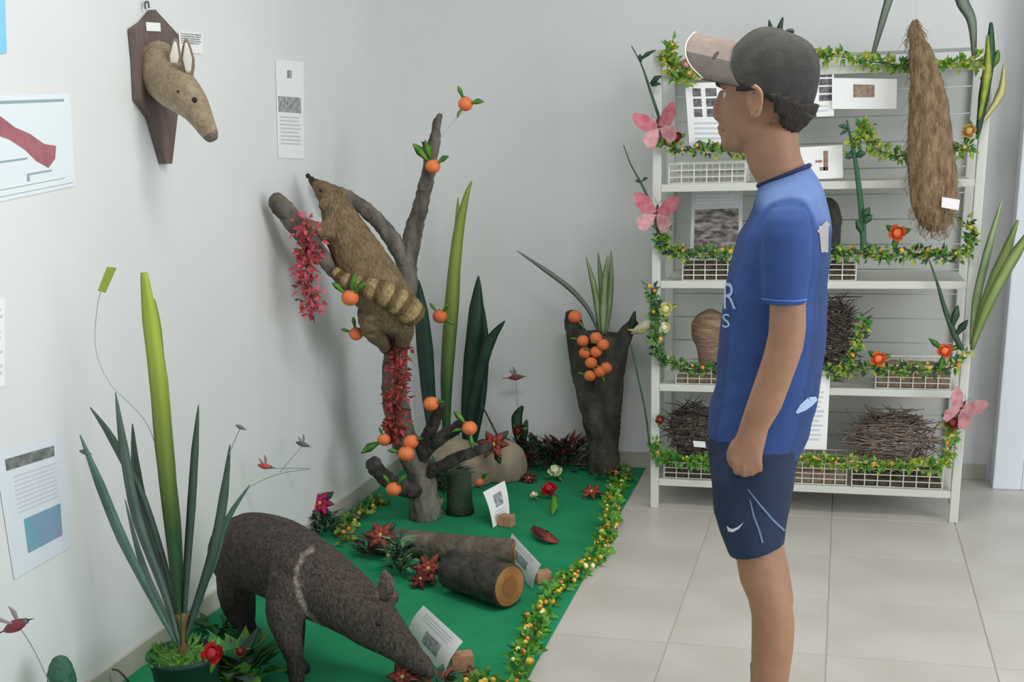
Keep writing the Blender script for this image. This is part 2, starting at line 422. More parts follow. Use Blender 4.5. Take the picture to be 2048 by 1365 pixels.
sd = hairo.modifiers.new('thick', 'SOLIDIFY'); sd.thickness = 0.012; sd.offset = 0.6
# cap
m_cap = mat('black_cap_cloth', (64, 64, 61), 0.9, (54, 54, 52), 40, bump=0.25, bscale=300)
m_brim = mat('grey_brim_cloth', (124, 112, 106), 0.85, (112, 101, 96), 40, bump=0.2, bscale=260)
def CP(f, l, u): return CC + cf*f + hl*l + cu*u
capo = MB(); rings = []
for i in range(15):
    ph = math.pi/2*i/14; rr = math.cos(ph)**0.62 if i < 14 else 0.01; hh = -.006+0.126*math.sin(ph)
    ring = []
    for j in range(48):
        th = 2*math.pi*j/48
        seam = 1-0.012*math.exp(-((((th*6/(2*math.pi)) % 1)-.5)/.06)**2)
        ring.append(CP(.1025*rr*math.cos(th)*seam, .086*rr*math.sin(th)*seam, hh))
    rings.append(ring)
capo.loft(rings)
cap = capo.build('cap', m_cap, boy, True)
MB().ell(CP(0, 0, .121), (.009, .009, .006), HR).build('button', m_cap, cap, True)
br = []
for k in range(2):
    rows = []
    for a in range(25):
        s_ = -1+2*a/24; l = .084*s_; row = []
        uu = .068-.070*abs(s_)**1.6; q_ = max(0, min(.98, (uu+.006)/.126)); rr = (1-q_*q_)**.31
        f0 = .1*rr*math.sqrt(max(0.02, 1-min(.98, abs(l)/(.0875*rr))**2)); f1 = .070+.116*math.sqrt(max(0.0, 1-(abs(s_)**3.6)*.90))
        for b in range(10):
            v = b/9; f = f0*(1-v)+max(f1, f0+.002)*v
            u = uu-.014*v-(.003 if k else 0)
            row.append(CP(f, l, u))
        rows.append(row)
    br.append(rows)
bm_ = MB(); n_, m_ = 25, 10
V = [p for rows in br for r in rows for p in r]; F = []
for a in range(n_-1):
    for b in range(m_-1):
        i = a*m_+b; F.append((i, i+1, i+m_+1, i+m_)); q = n_*m_; F.append((q+i, q+i+m_, q+i+m_+1, q+i+1))
loop = [a*m_ for a in range(n_)] + [(n_-1)*m_+b for b in range(1, m_)] + [a*m_+m_-1 for a in range(n_-2, -1, -1)] + [b for b in range(m_-2, 0, -1)]
for i in range(len(loop)):
    a, b = loop[i], loop[(i+1) % len(loop)]; F.append((a, b, b+n_*m_, a+n_*m_))
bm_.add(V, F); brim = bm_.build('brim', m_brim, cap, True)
brim.data.materials.append(mat('shaded_brim_cloth', (84, 78, 74), 0.85, (76, 70, 67), 40, bump=0.2, bscale=260))  # shade on the drooping brim sides, painted in as a darker cloth colour
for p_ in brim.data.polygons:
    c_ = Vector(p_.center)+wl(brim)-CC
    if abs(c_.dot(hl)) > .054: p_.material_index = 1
edge = [br[0][a][m_-1] for a in range(n_)]
MB().tube(edge, .0016, 6).build('piping', mat('pale_piping', (196, 188, 176), 0.8), brim, True)
MB().tube([CP(-.066, .062, .004), CP(-.099, .032, -.008), CP(-.105, 0, -.012), CP(-.099, -.032, -.008), CP(-.066, -.062, .004)], [.008, .011, .012, .011, .008], 8, sub=4, flat=.5).build('back_strap', m_cap, cap, True)
# shirt
sh = MB(); sh.loft([prow(*r) for r in TORSO])
for mir in (False, True):
    sl = [prow(*r, Y=YA) for r in SLEEVE]; sl = mirror(sl) if mir else sl
    sh.loft(sl)
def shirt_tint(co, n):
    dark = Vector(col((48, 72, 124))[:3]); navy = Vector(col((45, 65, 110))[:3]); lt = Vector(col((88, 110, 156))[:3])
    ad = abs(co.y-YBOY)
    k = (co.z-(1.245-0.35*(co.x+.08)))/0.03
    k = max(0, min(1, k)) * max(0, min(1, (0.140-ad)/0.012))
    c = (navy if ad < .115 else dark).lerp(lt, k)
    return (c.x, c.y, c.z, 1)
def shirt_fold(co):
    f = 0.0035*noise.noise(Vector((co.x*9+co.z*6, co.y*9, co.z*14)))
    if co.z < 0.95: f += 0.004*noise.noise(Vector((co.x*14, co.y*14, co.z*22-co.x*16)))
    return f
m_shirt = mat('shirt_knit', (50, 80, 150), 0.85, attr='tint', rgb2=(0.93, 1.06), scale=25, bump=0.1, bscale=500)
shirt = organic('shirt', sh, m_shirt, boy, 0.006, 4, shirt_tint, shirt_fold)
cr = prow(1517,372,1619,331,.0625, n=40)
MB().tube(cr+[cr[0]], .005, 8).build('collar', mat('navy_rib', (38, 48, 78), 0.9), shirt, True)
# shorts
st = MB(); st.loft([prow(1422,850,1612,850,.152), prow(1419,885,1602,900,.158), prow(1424,950,1590,952,.166), prow(1430,985,1584,990,.160)])
for mir in (False, True):
    l = [prow(*r, Y=YLG) for r in ((1430,900,1592,905,.075),(1424,950,1589,952,.084),(1428,1015,1581,1015,.088),(1441,1060,1574,1055,.086),(1457,1105,1570,1086,.083))]
    st.loft(mirror(l, -.010) if mir else l)
m_shorts = mat('navy_shorts_cloth', (38, 52, 78), 0.8, (31, 42, 62), 8, bump=0.12, bscale=400)
shorts = organic('shorts', st, m_shorts, boy, 0.006, 4, None, lambda co: 0.004*noise.noise(Vector((co.x*16, co.y*10, co.z*9))))
# shoes
m_shoe = mat('black_shoe', (48, 48, 52), 0.6); m_sole = mat('white_sole', (196, 194, 190), 0.6)
for sg in (-1, 1):
    yc = YBOY+sg*(YBOY-YLG); sx = -.010 if sg > 0 else 0
    def ring(x, z, rx, ry, n=20): return [Vector((sx+x+rx*math.cos(2*math.pi*j/n), yc+ry*math.sin(2*math.pi*j/n), z)) for j in range(n)]
    q = MB()
    q.loft([[p+Vector((0,0,-.5*(p.x+.16))) for p in ring(-.111, .205 if sg > 0 else .236, .045, .043)], ring(-.106, .15, .047, .045), ring(-.10, .10, .052, .045), ring(-.105, .02, .06, .043)])
    q.loft([[Vector((sx+x, yc+w*math.cos(2*math.pi*j/16), .012+h*max(0, math.sin(2*math.pi*j/16)))) for j in range(16)] for x, w, h in ((-.035, .025, .06), (-.06, .036, .10), (-.12, .040, .11), (-.18, .044, .085), (-.24, .046, .062), (-.28, .038, .05), (-.305, .018, .03))])
    so = organic('shoe', q, m_shoe, boy, 0.005, 3)
    MB().loft([[Vector((sx+x, yc+w*math.cos(2*math.pi*j/16), .012+.012*math.sin(2*math.pi*j/16))) for j in range(16)] for x, w in ((-.03, .026), (-.06, .040), (-.12, .043), (-.19, .049), (-.25, .049), (-.29, .040), (-.312, .016))]).build('sole', m_sole, so, True)
# printed marks lie on the cloth itself
def bvh(o):
    me = o.data; off = wl(o)
    return BVHTree.FromPolygons([v.co+off for v in me.vertices], [tuple(p.vertices) for p in me.polygons])
def drape(name, tree, polys, material, parent, lift=0.0016, step=3.0):
    """thin print: polygons given in photo pixels, cut fine and laid on the surface the pixel direction meets"""
    bm = bmesh.new()
    for poly in polys:
        bm.faces.new([bm.verts.new((x, y, 0)) for x, y in poly])
    bmesh.ops.triangulate(bm, faces=bm.faces[:])
    for _ in range(3):
        es = [e for e in bm.edges if e.calc_length() > step]
        if not es: break
        bmesh.ops.subdivide_edges(bm, edges=es, cuts=1); bmesh.ops.triangulate(bm, faces=[f for f in bm.faces if len(f.verts) > 3])
    q = MB(); idx = {}
    for v in bm.verts:
        h = tree.ray_cast(EYE, ray(v.co.x, v.co.y).normalized())
        if h[0] is not None: idx[v] = len(q.v); q.v.append(h[0]+h[1]*lift)
    med = sorted(p.y for p in q.v)[len(q.v)//2]
    for f in bm.faces:
        if all(v in idx and abs(q.v[idx[v]].y-med) < .12 for v in f.verts): q.f.append(tuple(idx[v] for v in f.verts))
    bm.free()
    return q.build(name, material, parent)
def glyph(txt, x0, y0, x1, y1, slant=0.0):
    c = bpy.data.curves.new('t', 'FONT'); c.body = txt; c.size = 1; c.resolution_u = 3
    o = bpy.data.objects.new('t', c); SCN.collection.objects.link(o)
    dg = bpy.context.evaluated_depsgraph_get(); me = bpy.data.meshes.new_from_object(o.evaluated_get(dg))
    xs = [v.co.x for v in me.vertices]; ys = [v.co.y for v in me.vertices]
    fx = lambda v: (x0+(v.x-min(xs))/(max(xs)-min(xs))*(x1-x0)+slant*(v.y-min(ys)), y1-(v.y-min(ys))/(max(ys)-min(ys))*(y1-y0))
    polys = [[fx(me.vertices[i].co) for i in p.vertices] for p in me.polygons]
    bpy.data.objects.remove(o); bpy.data.meshes.remove(me); bpy.data.curves.remove(c)
    return polys
TS_ = bvh(shirt); TH_ = bvh(shorts)
m_print = mat('pale_blue_print', (154, 172, 204), 0.8)
drape('printed_letter', TS_, glyph('R', 1449, 566, 1473, 618), m_print, shirt)
drape('printed_letter', TS_, glyph('S', 1446, 628, 1461, 656), m_print, shirt)
def strip(pts, wds):
    out = []
    for i in range(len(pts)-1):
        (x0, y0), (x1, y1) = pts[i], pts[i+1]; d = math.hypot(x1-x0, y1-y0); nx, ny = -(y1-y0)/d, (x1-x0)/d; a, b = wds[i]/2, wds[i+1]/2
        out.append([(x0+nx*a, y0+ny*a), (x1+nx*b, y1+ny*b), (x1-nx*b, y1-ny*b), (x0-nx*a, y0-ny*a)])
    return out
drape('back_number', TS_, strip([(1636, 466), (1655, 446)], [10, 12]) + strip([(1646, 452), (1648, 505)], [20, 14]), mat('cream_print', (152, 148, 148), 0.8), shirt)
drape('hem_print', TS_, strip([(1592, 826), (1605, 815), (1620, 803), (1632, 797)], [5, 16, 18, 8]), m_print, shirt)
drape('sleeve_hem', TS_, strip([(1524, 597), (1550, 601), (1590, 602), (1613, 599)], [3, 3, 3, 3]), mat('blue_thread', (78, 116, 196), 0.8), shirt)
m_pipe = mat('shorts_piping', (98, 122, 152), 0.8)
drape('piping', TH_, strip([(1495, 978), (1520, 1010), (1545, 1040), (1568, 1062)], [2, 4, 4, 4]), m_pipe, shorts)
drape('piping', TH_, strip([(1500, 1000), (1508, 1034), (1518, 1060), (1525, 1086)], [2, 4, 4, 4]), m_pipe, shorts)
drape('swoosh', TH_, [[(1454, 1051), (1457, 1063), (1466, 1065), (1478, 1058), (1488, 1045), (1476, 1054), (1467, 1058), (1461, 1057)]], mat('silver_print', (190, 198, 208), 0.6), shorts, step=6)
drape('brim_mark', bvh(brim), strip([(1426, 117), (1431, 111), (1437, 104)], [4, 7, 4]), MATS['black_cap_cloth'], brim, lift=.001)
# ================================================================= GREEN MAT AND THE STUFFED ANIMALS
m_felt = mat('green_felt', (24, 122, 80), 0.95, (30, 134, 90), 5, bump=0.15, bscale=300)
mp_ = MB()
nx, ny = 14, 36; V = []; F = []
for k in range(2):
    for i in range(nx+1):
        for j in range(ny+1):
            x = -1.885 + i/nx*(1.885-0.770-0.035*j/ny); y = 2.05+j/ny*(5.305-2.05)
            V.append(Vector((x, y, 0.0005 if k == 0 else 0.0045+0.0015*noise.noise(Vector((x*3, y*3, 0))))))
q = (nx+1)*(ny+1)
for i in range(nx):
    for j in range(ny):
        a = i*(ny+1)+j; F.append((q+a, q+a+ny+1, q+a+ny+2, q+a+1)); F.append((a, a+1, a+ny+2, a+ny+1))
bd = [i*(ny+1) for i in range(nx+1)]+[nx*(ny+1)+j for j in range(1, ny+1)]+[i*(ny+1)+ny for i in range(nx-1, -1, -1)]+[j for j in range(ny-1, 0, -1)]
for i in range(len(bd)): a, b = bd[i], bd[(i+1) % len(bd)]; F.append((a, b, q+b, q+a))
tag(mp_.add(V, F).build('floor_mat', m_felt, origin=(-1.33, 3.7, 0)), 'long bright green felt mat spread along the left wall', 'mat')
MZ = 0.006
def FM(x, y, z=MZ): return FL(x, y, z)

# ---- peccary
pec = thing('stuffed_peccary', 'dark grey-brown stuffed peccary with pale collar, snout lowered to mat', 'stuffed animal', FM(560, 1330))
pb = MB()
def espine(rows, mb, n=24, side=None):
    """rows: (world point, radius up, radius sideways)"""
    pts = [r[0] for r in rows]; sub = 4
    P, A = smooth_path(pts, [r[1] for r in rows], sub); _, B = smooth_path(pts, [r[2] for r in rows], sub)
    rings = []
    for i, p in enumerate(P):
        t = (P[min(i+1, len(P)-1)]-P[max(i-1, 0)]).normalized()
        up = Vector((0, 0, 1)) if side is None else side
        s_ = t.cross(up).normalized(); u_ = s_.cross(t).normalized()
        rings.append([p + u_*A[i]*math.cos(2*math.pi*j/n) + s_*B[i]*math.sin(2*math.pi*j/n) for j in range(n)])
    mb.loft(rings); return P
SP = [(448,1118,3.16,.050,.040),(468,1112,3.13,.098,.085),(505,1105,3.07,.118,.105),(555,1118,3.0,.120,.110),(602,1145,2.945,.118,.105),(655,1178,2.91,.104,.092),(705,1212,2.89,.088,.078),(752,1250,2.88,.074,.066),(795,1288,2.885,.050,.046),(828,1318,2.89,.034,.034),(852,1338,2.895,.026,.028),(862,1346,2.897,.012,.014)]
prow_ = [(PY(x, y, Y), a, b) for x, y, Y, a, b in SP]
PSP = espine(prow_, pb)
def legp(mb, pts, rad): mb.tube(pts, rad, 10, sub=3)
hip = PY(480, 1130, 3.08); sho = PY(590, 1165, 2.87)
def flo(x, y): p = FM(x, y); return p
hn = flo(494, 1308); fn = flo(592, 1392)
legp(pb, [hip+Vector((0, 0, .0)), PY(470, 1190, 3.06), PY(478, 1235, 3.06), hn+Vector((0, 0, .10)), hn+Vector((.005, -.005, .03)), hn], [.075, .052, .034, .024, .022, .026])
legp(pb, [sho, PY(572, 1225, 2.83), PY(578, 1275, 2.81), fn+Vector((0, .01, .10)), fn+Vector((.005, 0, .03)), fn], [.075, .058, .038, .025, .022, .027])
bk = Vector((-.05, .12, 0))
legp(pb, [hip+bk*.8, PY(470, 1190, 3.06)+bk, hn+bk+Vector((0, 0, .15)), hn+bk+Vector((0, 0, .05)), hn+bk], [.07, .048, .03, .022, .025])
bk2 = Vector((-.065, .15, 0))
legp(pb, [sho+bk2*.8, PY(572, 1225, 2.83)+bk2, fn+bk2+Vector((0, .01, .15)), fn+bk2+Vector((0, 0, .05)), fn+bk2], [.07, .05, .032, .022, .025])
# jaw, brow, ears
pb.ell(PY(768, 1285, 2.885), (.055, .040, .030), nu=14)
pb.ell(PY(845, 1330, 2.893), (.026, .026, .022), nu=14)
ehd = PY(770, 1205, 2.86)
pb.tube([PY(768, 1205, 2.84), PY(772, 1175, 2.82), PY(771, 1150, 2.815), PY(768, 1138, 2.815)], [.014, .027, .019, .003], 10, sub=3, flat=.3, ref=(.25, -1, 0))
pb.tube([PY(786, 1210, 2.93), PY(790, 1192, 2.95), PY(792, 1176, 2.955)], [.012, .018, .004], 10, sub=3, flat=.3, ref=(.25, -1, 0))
pb.tube([PY(448, 1120, 3.17), PY(438, 1150, 3.19), PY(440, 1172, 3.19)], [.014, .012, .008], 8)
COLL = [(624,1100),(606,1112),(594,1140),(592,1165),(600,1195),(612,1222),(632,1246),(656,1266)]
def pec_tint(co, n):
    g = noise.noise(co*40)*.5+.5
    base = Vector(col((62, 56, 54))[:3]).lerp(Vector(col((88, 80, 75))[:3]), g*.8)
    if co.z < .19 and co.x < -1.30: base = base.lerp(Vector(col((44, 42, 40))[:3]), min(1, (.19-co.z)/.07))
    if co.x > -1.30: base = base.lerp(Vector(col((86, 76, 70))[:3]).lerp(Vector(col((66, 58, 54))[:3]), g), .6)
    x, y = pix(co)
    if n.y < .35 and 570 < x < 690 and 1080 < y < 1285:
        d = min(math.hypot(x-(A[0]+(B[0]-A[0])*k), y-(A[1]+(B[1]-A[1])*k)) for A, B in zip(COLL, COLL[1:]) for k in (0, .25, .5, .75, 1))
        wv = 7+3*noise.noise(co*60)
        if d < wv: base = base.lerp(Vector(col((150, 138, 128))[:3]), .8*(1-max(0, d-wv*.4)/(wv*.6)))
    if 752 < x < 800 and 1130 < y < 1196 and n.y < 0: base = base.lerp(Vector(col((112, 94, 90))[:3]), .7)
    return (base.x, base.y, base.z, 1)
m_pec = mat('peccary_bristles', (70, 62, 58), 0.9, attr='tint', rgb2=(0.65, 1.45), scale=150, bump=0.9, bscale=190, stretch=(1, 1, .5), spec=.15)
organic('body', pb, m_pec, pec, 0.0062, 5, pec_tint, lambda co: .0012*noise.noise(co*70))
m_dark = mat('glossy_dark', (34, 32, 32), 0.25)
MB().ell(PY(757, 1248, 2.80), .0085).build('eye', m_dark, pec, True)
m_snout = mat('snout_skin', (64, 56, 54), 0.6)
MB().ell(PY(860, 1345, 2.885), (.012, .020, .020)).build('snout_disc', m_snout, pec, True)
m_hoof = mat('hoof', (34, 32, 30), 0.5)
for p in (hn, fn, hn+bk, fn+bk2):
    MB().loft([[Vector((p.x+.004+r*1.25*math.cos(a*.5236), p.y+r*math.sin(a*.5236), z)) for a in range(12)] for r, z in ((.028, MZ), (.027, .022), (.021, .036))]).build('hoof', m_hoof, pec, True)

# ---- display tree (driftwood branches standing on the mat)
def bark_disp(co): return .006*noise.noise(co*22)+.004*noise.noise(co*60)
tbase = FM(850, 1036)
tree = thing('display_tree', 'forked dry tree branch standing on the green mat in the corner', 'tree', tbase)
def px3(*a): return [PY(x, y, Y) for x, y, Y in a]
def branch(name, pts, rads, m=M_bark, par=tree, vox=.006):
    return organic(name, MB().tube(pts, rads, 14, sub=4), m, par, vox, 2, None, bark_disp)
branch('trunk', [tbase]+px3((847,985,4.385),(836,930,4.38),(806,872,4.37),(790,800,4.36),(790,730,4.36),(800,660,4.38),(812,590,4.39),(812,530,4.39)), [.066, .058, .056, .053, .050, .047, .045, .043, .040])
branch('branch', px3((812,545,4.39),(826,470,4.39),(842,410,4.39),(856,350,4.39),(866,300,4.40),(873,255,4.40),(879,228,4.40)), [.036, .034, .030, .026, .024, .018, .006])
branch('branch', px3((815,545,4.39),(788,485,4.36),(748,435,4.34),(708,402,4.33),(676,385,4.32),(640,372,4.27)), [.032, .031, .028, .026, .024, .020])
branch('branch', px3((792,700,4.36),(745,630,4.25),(700,575,4.13),(650,520,4.03),(600,460,3.95),(560,410,3.90),(545,392,3.88)), [.032, .030, .027, .028, .034, .034, .020])
branch('branch', px3((835,915,4.38),(853,880,4.33),(868,845,4.30),(886,805,4.28)), [.030, .026, .024, .018], M_barkd)
branch('branch', px3((838,920,4.37),(870,885,4.32),(905,862,4.30),(930,845,4.30)), [.030, .026, .024, .018], M_barkd)
branch('branch', px3((845,975,4.38),(815,980,4.30),(775,960,4.22),(742,925,4.16)), [.036, .034, .032, .030], M_barkd)
branch('branch', px3((842,955,4.38),(890,930,4.34),(945,905,4.36),(985,892,4.40)), [.026, .024, .022, .014], M_barkd)
branch('branch', px3((866,345,4.39),(852,292,4.38),(840,282,4.37)), [.012, .009, .003], M_barkd)

# ---- coati climbing on it
coa = thing('stuffed_coati', 'tan-brown stuffed coati with ringed tail climbing the branch', 'stuffed animal', PY(790, 675, 4.26))
cb = MB(); VW = Vector((0, -1, 0.1)).normalized()
CS = [(619,356,4.15,.010,.010),(632,368,4.14,.019,.018),(648,382,4.12,.036,.036),(664,400,4.11,.047,.046),(676,428,4.10,.060,.060),(694,470,4.10,.086,.078),(722,520,4.11,.100,.090),(752,568,4.13,.108,.095),(780,612,4.15,.108,.095),(796,640,4.16,.088,.080),(802,655,4.17,.05,.05)]
CSP = espine([(PY(x, y, Y), a, b) for x, y, Y, a, b in CS], cb, side=VW)
cb.ell(PY(684, 386, 4.09), (.012, .018, .022)); cb.ell(PY(645, 410, 4.06), (.014, .014, .020))
cb.tube(px3((668,455,4.06),(640,465,4.02),(622,452,4.0),(612,446,3.97)), [.045, .032, .022, .018], 10, sub=3)
cb.tube(px3((745,625,4.10),(745,660,4.12),(765,685,4.22),(772,702,4.30)), [.06, .042, .026, .018], 10, sub=3)
cb.tube(px3((800,640,4.16),(808,670,4.22),(800,692,4.30)), [.055, .036, .022], 10, sub=3)
def coa_tint(co, n):
    g = noise.noise(co*30)*.5+.5
    c = Vector(col((106, 90, 68))[:3]).lerp(Vector(col((134, 115, 90))[:3]), g)
    d = (co-CSP[0]).length
    if d < .05: c = c.lerp(Vector(col((62, 56, 54))[:3]), min(1, (.05-d)/.02))
    return (c.x, c.y, c.z, 1)
m_coa = mat('coati_fur', (130, 108, 80), 0.95, attr='tint', rgb2=(0.75, 1.25), scale=110, bump=1.0, bscale=150, stretch=(1, 1, .4), spec=.1)
organic('body', cb, m_coa, coa, 0.0058, 4, coa_tint, lambda co: .003*noise.noise(co*55))
TLP = px3((832,634,4.10),(812,615,4.07),(790,599,4.05),(765,586,4.03),(738,576,4.02),(712,568,4.02),(688,558,4.02),(668,540,4.02))
tp, tr_ = smooth_path(TLP, [.046, .050, .046, .042, .038, .032, .026, .016], 5)
tl = []
for i in range(len(tp)): tl.append(tp[i])
def tail_tint(co, n):
    k = min(range(len(tl)), key=lambda i: (co-tl[i]).length_squared)/(len(tl)-1)
    r = math.sin(k*7*2*math.pi)
    a = Vector(col((156, 136, 100))[:3]); b = Vector(col((104, 84, 60))[:3])
    c = a.lerp(b, max(0, min(1, .5+r*1.6)))
    return (c.x, c.y, c.z, 1)
organic('tail', MB().tube(tp, tr_, 16), m_coa, coa, 0.0045, 2, tail_tint, lambda co: .0018*noise.noise(co*70))
MB().ell(PY(641, 381, 4.07), .006).build('eye', m_dark, coa, True)
MB().ell(PY(616, 352, 4.15), .009).build('nose', m_dark, coa, True)

# ---- mounted deer head on the left wall
m_deer = mat('deer_fur', (140, 124, 102), 0.9, attr='tint', rgb2=(0.85, 1.15), scale=90, bump=.6, bscale=160, spec=.15)
dh = thing('deer_head_trophy', 'mounted tan deer head on a dark wooden plaque', 'trophy', PX(300, 180, XW))
PLQ = [(297,20),(320,45),(343,70),(346,110),(343,225),(331,328),(319,328),(293,238),(266,200),(262,120),(256,58),(277,44)]
MB().prism([PX(x, y, XW+.004) for x, y in PLQ], (.022, 0, 0)).build('plaque', mat('plaque_wood', (92, 78, 75), 0.6, (108, 92, 88), 14, stretch=(1, 3, .6)), dh)
MB().tube([PX(291, 18, XW+.014), PX(290, 6, XW+.014), PX(296, 4, XW+.014), PX(298, 16, XW+.014)], .003, 6, sub=3).build('hook', mat('dark_metal', (90, 88, 88), 0.4), dh, True)
dm = MB()
DS = [(308,120,.02,.066,.060),(325,150,.06,.068,.060),(348,172,.11,.064,.056),(368,190,.155,.056,.048),(388,212,.19,.046,.040),(405,240,.225,.034,.030),(420,268,.25,.024,.022),(428,282,.26,.012,.012)]
espine([(PX(x, y, XW+d), a, b) for x, y, d, a, b in DS], dm)
def deer_tint(co, n):
    g = noise.noise(co*25)*.5+.5
    c = Vector(col((132, 116, 94))[:3]).lerp(Vector(col((158, 142, 122))[:3]), g)
    if n.z < -.25: c = c.lerp(Vector(col((176, 164, 148))[:3]), min(1, (-.25-n.z)*1.6))
    d = (co-PX(428, 284, XW+.26)).length
    if d < .03: c = c.lerp(Vector(col((90, 84, 80))[:3]), .8)
    return (c.x, c.y, c.z, 1)
organic('head', dm, m_deer, dh, .0048, 4, deer_tint)
for pts in ((px_ for px_ in ())): pass
m_earin = mat('ear_inner', (206, 202, 194), 0.9)
for e0, e1, d0, d1 in (((347,150),(351,76),.12,.125),((378,158),(372,78),.17,.19)):
    a = PX(*e0, XW+d0); b = PX(*e1, XW+d1); mid = (a+b)/2
    er = MB().tube([a, a.lerp(b, .3), mid, a.lerp(b, .8), b], [.010, .018, .019, .012, .003], 12, sub=3, flat=.3, ref=(.6, -.8, 0)).build('ear', mat('deer_ear', (126, 110, 90), 0.9), dh, True)
    f_ = Vector((.004, -.008, 0))
    MB().tube([a.lerp(b, .15)+f_, mid+f_, a.lerp(b, .9)+f_], [.006, .013, .003], 10, sub=3, flat=.2, ref=(.6, -.8, 0)).build('ear_lining', m_earin, er, True)
MB().ell(PX(389, 200, XW+.225), .0075).build('eye', m_dark, dh, True)
MB().ell(PX(358, 184, XW+.165), .0065).build('eye', m_dark, dh, True)
tg = [PX(x, y, XW+.0285) for x, y in ((291,44),(320,46),(321,63),(293,62))]
MB().prism(tg, (.001, 0, 0)).build('paper_tag', M_paper, dh)
# ================================================================= SHEETS ON THE WALLS
def quad_at(q, fn): return [fn(x, y) for x, y in q]
def bil(C, u, v): return C[0].lerp(C[1], u).lerp(C[3].lerp(C[2], u), v)
def sheet(name, label, cat, corners, nrm, prints=(), thick=.0008, bow=0.0, material=None, group=None, nu=8, parent_lift=.0007):
    """paper with corners TL,TR,BR,BL (world) and prints [(u0,v0,u1,v1,material,name)] as thin flat print on it"""
    nrm = Vector(nrm).normalized(); base = (corners[2]+corners[3])/2
    t = thing(name, label, cat, base, group)
    def pt(u, v, l=0.0): return bil(corners, u, v) + nrm*(l+bow*math.sin(math.pi*v)*1.0)
    def patch(u0, v0, u1, v1, l, th):
        q = MB(); a = max(1, nu//2); R = []
        V = []; F = []
        for k in range(2):
            for i in range(a+1):
                for j in range(nu+1): V.append(pt(u0+(u1-u0)*i/a, v0+(v1-v0)*j/nu, l+(th if k else 0)))
        n_ = (a+1)*(nu+1)
        for i in range(a):
            for j in range(nu):
                x = i*(nu+1)+j; F.append((n_+x, n_+x+nu+1, n_+x+nu+2, n_+x+1)); F.append((x, x+1, x+nu+2, x+nu+1))
        bd = [i*(nu+1) for i in range(a+1)]+[a*(nu+1)+j for j in range(1, nu+1)]+[i*(nu+1)+nu for i in range(a-1, -1, -1)]+[j for j in range(nu-1, 0, -1)]
        for i in range(len(bd)): p, r = bd[i], bd[(i+1) % len(bd)]; F.append((p, r, n_+r, n_+p))
        return q.add(V, F)
    pap = patch(0, 0, 1, 1, 0, thick).build('paper', material or M_paper, t)
    groups = {}
    for u0, v0, u1, v1, m_, nm in prints: groups.setdefault((nm, m_.name), []).append((u0, v0, u1, v1, m_))
    for (nm, _), L in groups.items():
        q = MB()
        for u0, v0, u1, v1, m_ in L:
            p = patch(u0, v0, u1, v1, thick+.0001, .0003); q.add(p.v, p.f)
        q.build(nm, L[0][4], t)
    return t, pt
def lines(u0, u1, v0, v1, n, m_=None, rag=.15, frac=.45):
    r = random.Random(int(u0*100+v0*1000+n)); d = (v1-v0)/n
    return [(u0, v0+i*d, u1-r.random()*rag*(u1-u0), v0+i*d+d*frac, m_ or M_ink, 'text_lines') for i in range(n)]
WN = (1, 0, 0)
def wq(*q): return [PX(x, y, XW+.002) for x, y in q]
m_faint = mat('faint_print', (190, 194, 199), 0.9); m_bluepic = mat('blue_photo_print', (104, 156, 174), 0.8, (134, 144, 170), 9)
m_cyan = mat('cyan_paper', (120, 190, 226), 0.8, (150, 205, 232), 3)
m_photo = mat('grey_photo_print', (120, 120, 122), 0.8, (176, 176, 178), 60)
m_redskin = mat('red_photo_print', (166, 106, 110), 0.8, (146, 92, 104), 20)
m_teal = mat('teal_print', (140, 160, 166), 0.8)
sheet('wall_poster', 'bright blue poster corner at the top left of the wall', 'poster', wq((-90, -60), (9, -30), (13, 106), (-90, 118)), WN, material=m_cyan)
t, pt = sheet('wall_poster', 'pale poster with a red limb picture, below the blue poster', 'poster', wq((-80, 192), (140, 187), (150, 372), (-80, 420)), WN,
    [(.0, .055, .93, .085, m_teal, 'header_bar'), (.0, .62, .56, .64, m_teal, 'rule'), (.55, .78, .78, .80, m_teal, 'rule'), (.55, .80, .575, .86, m_teal, 'rule'), (.05, .89, .9, .898, M_ink, 'rule'), (.02, .955, .98, .962, M_ink, 'rule')], material=mat('pale_blue_paper', (212, 220, 226), .8))
arm_ = [(-40,225),(0,232),(30,255),(60,268),(88,288),(112,292),(110,318),(97,336),(72,322),(50,300),(20,280),(-40,258)]
MB().prism([PX(x, y, XW+.0032) for x, y in arm_], (.0004, 0, 0)).build('red_limb_print', m_redskin, t)
sheet('wall_notice', 'white notice mostly cut off at the left edge of view', 'notice', wq((-60, 606), (9, 598), (9, 772), (-60, 800)), WN, lines(.1, .95, .1, .9, 10, m_faint))
sheet('wall_poster', 'white notice with grey title strip and blue picture, low on wall', 'poster', wq((-12, 905), (128, 868), (140, 1095), (28, 1160)), WN,
    [(.12, .075, .83, .165, mat('title_print', (92, 97, 96), .9, (128, 132, 130), 40), 'title_strip')] + lines(.2, .86, .22, .54, 9, m_faint, .05) + [(.27, .58, .87, .86, m_bluepic, 'picture')], material=mat('cool_paper', (206, 212, 220), .8))
sheet('wall_notice', 'narrow white notice with dark photo, right of the deer head', 'notice', wq((551, 118), (607, 124), (608, 318), (556, 316)), WN,
    [(.38, .10, .55, .18, m_photo, 'emblem'), (.05, .37, .88, .53, m_photo, 'picture')] + lines(.1, .9, .57, .88, 8, m_faint))
sheet('wall_label', 'small grey printed label behind the deer head', 'label', wq((357, 62), (404, 66), (405, 108), (360, 104)), WN,
    lines(.06, .95, .08, .62, 5, m_photo, .1, .6))
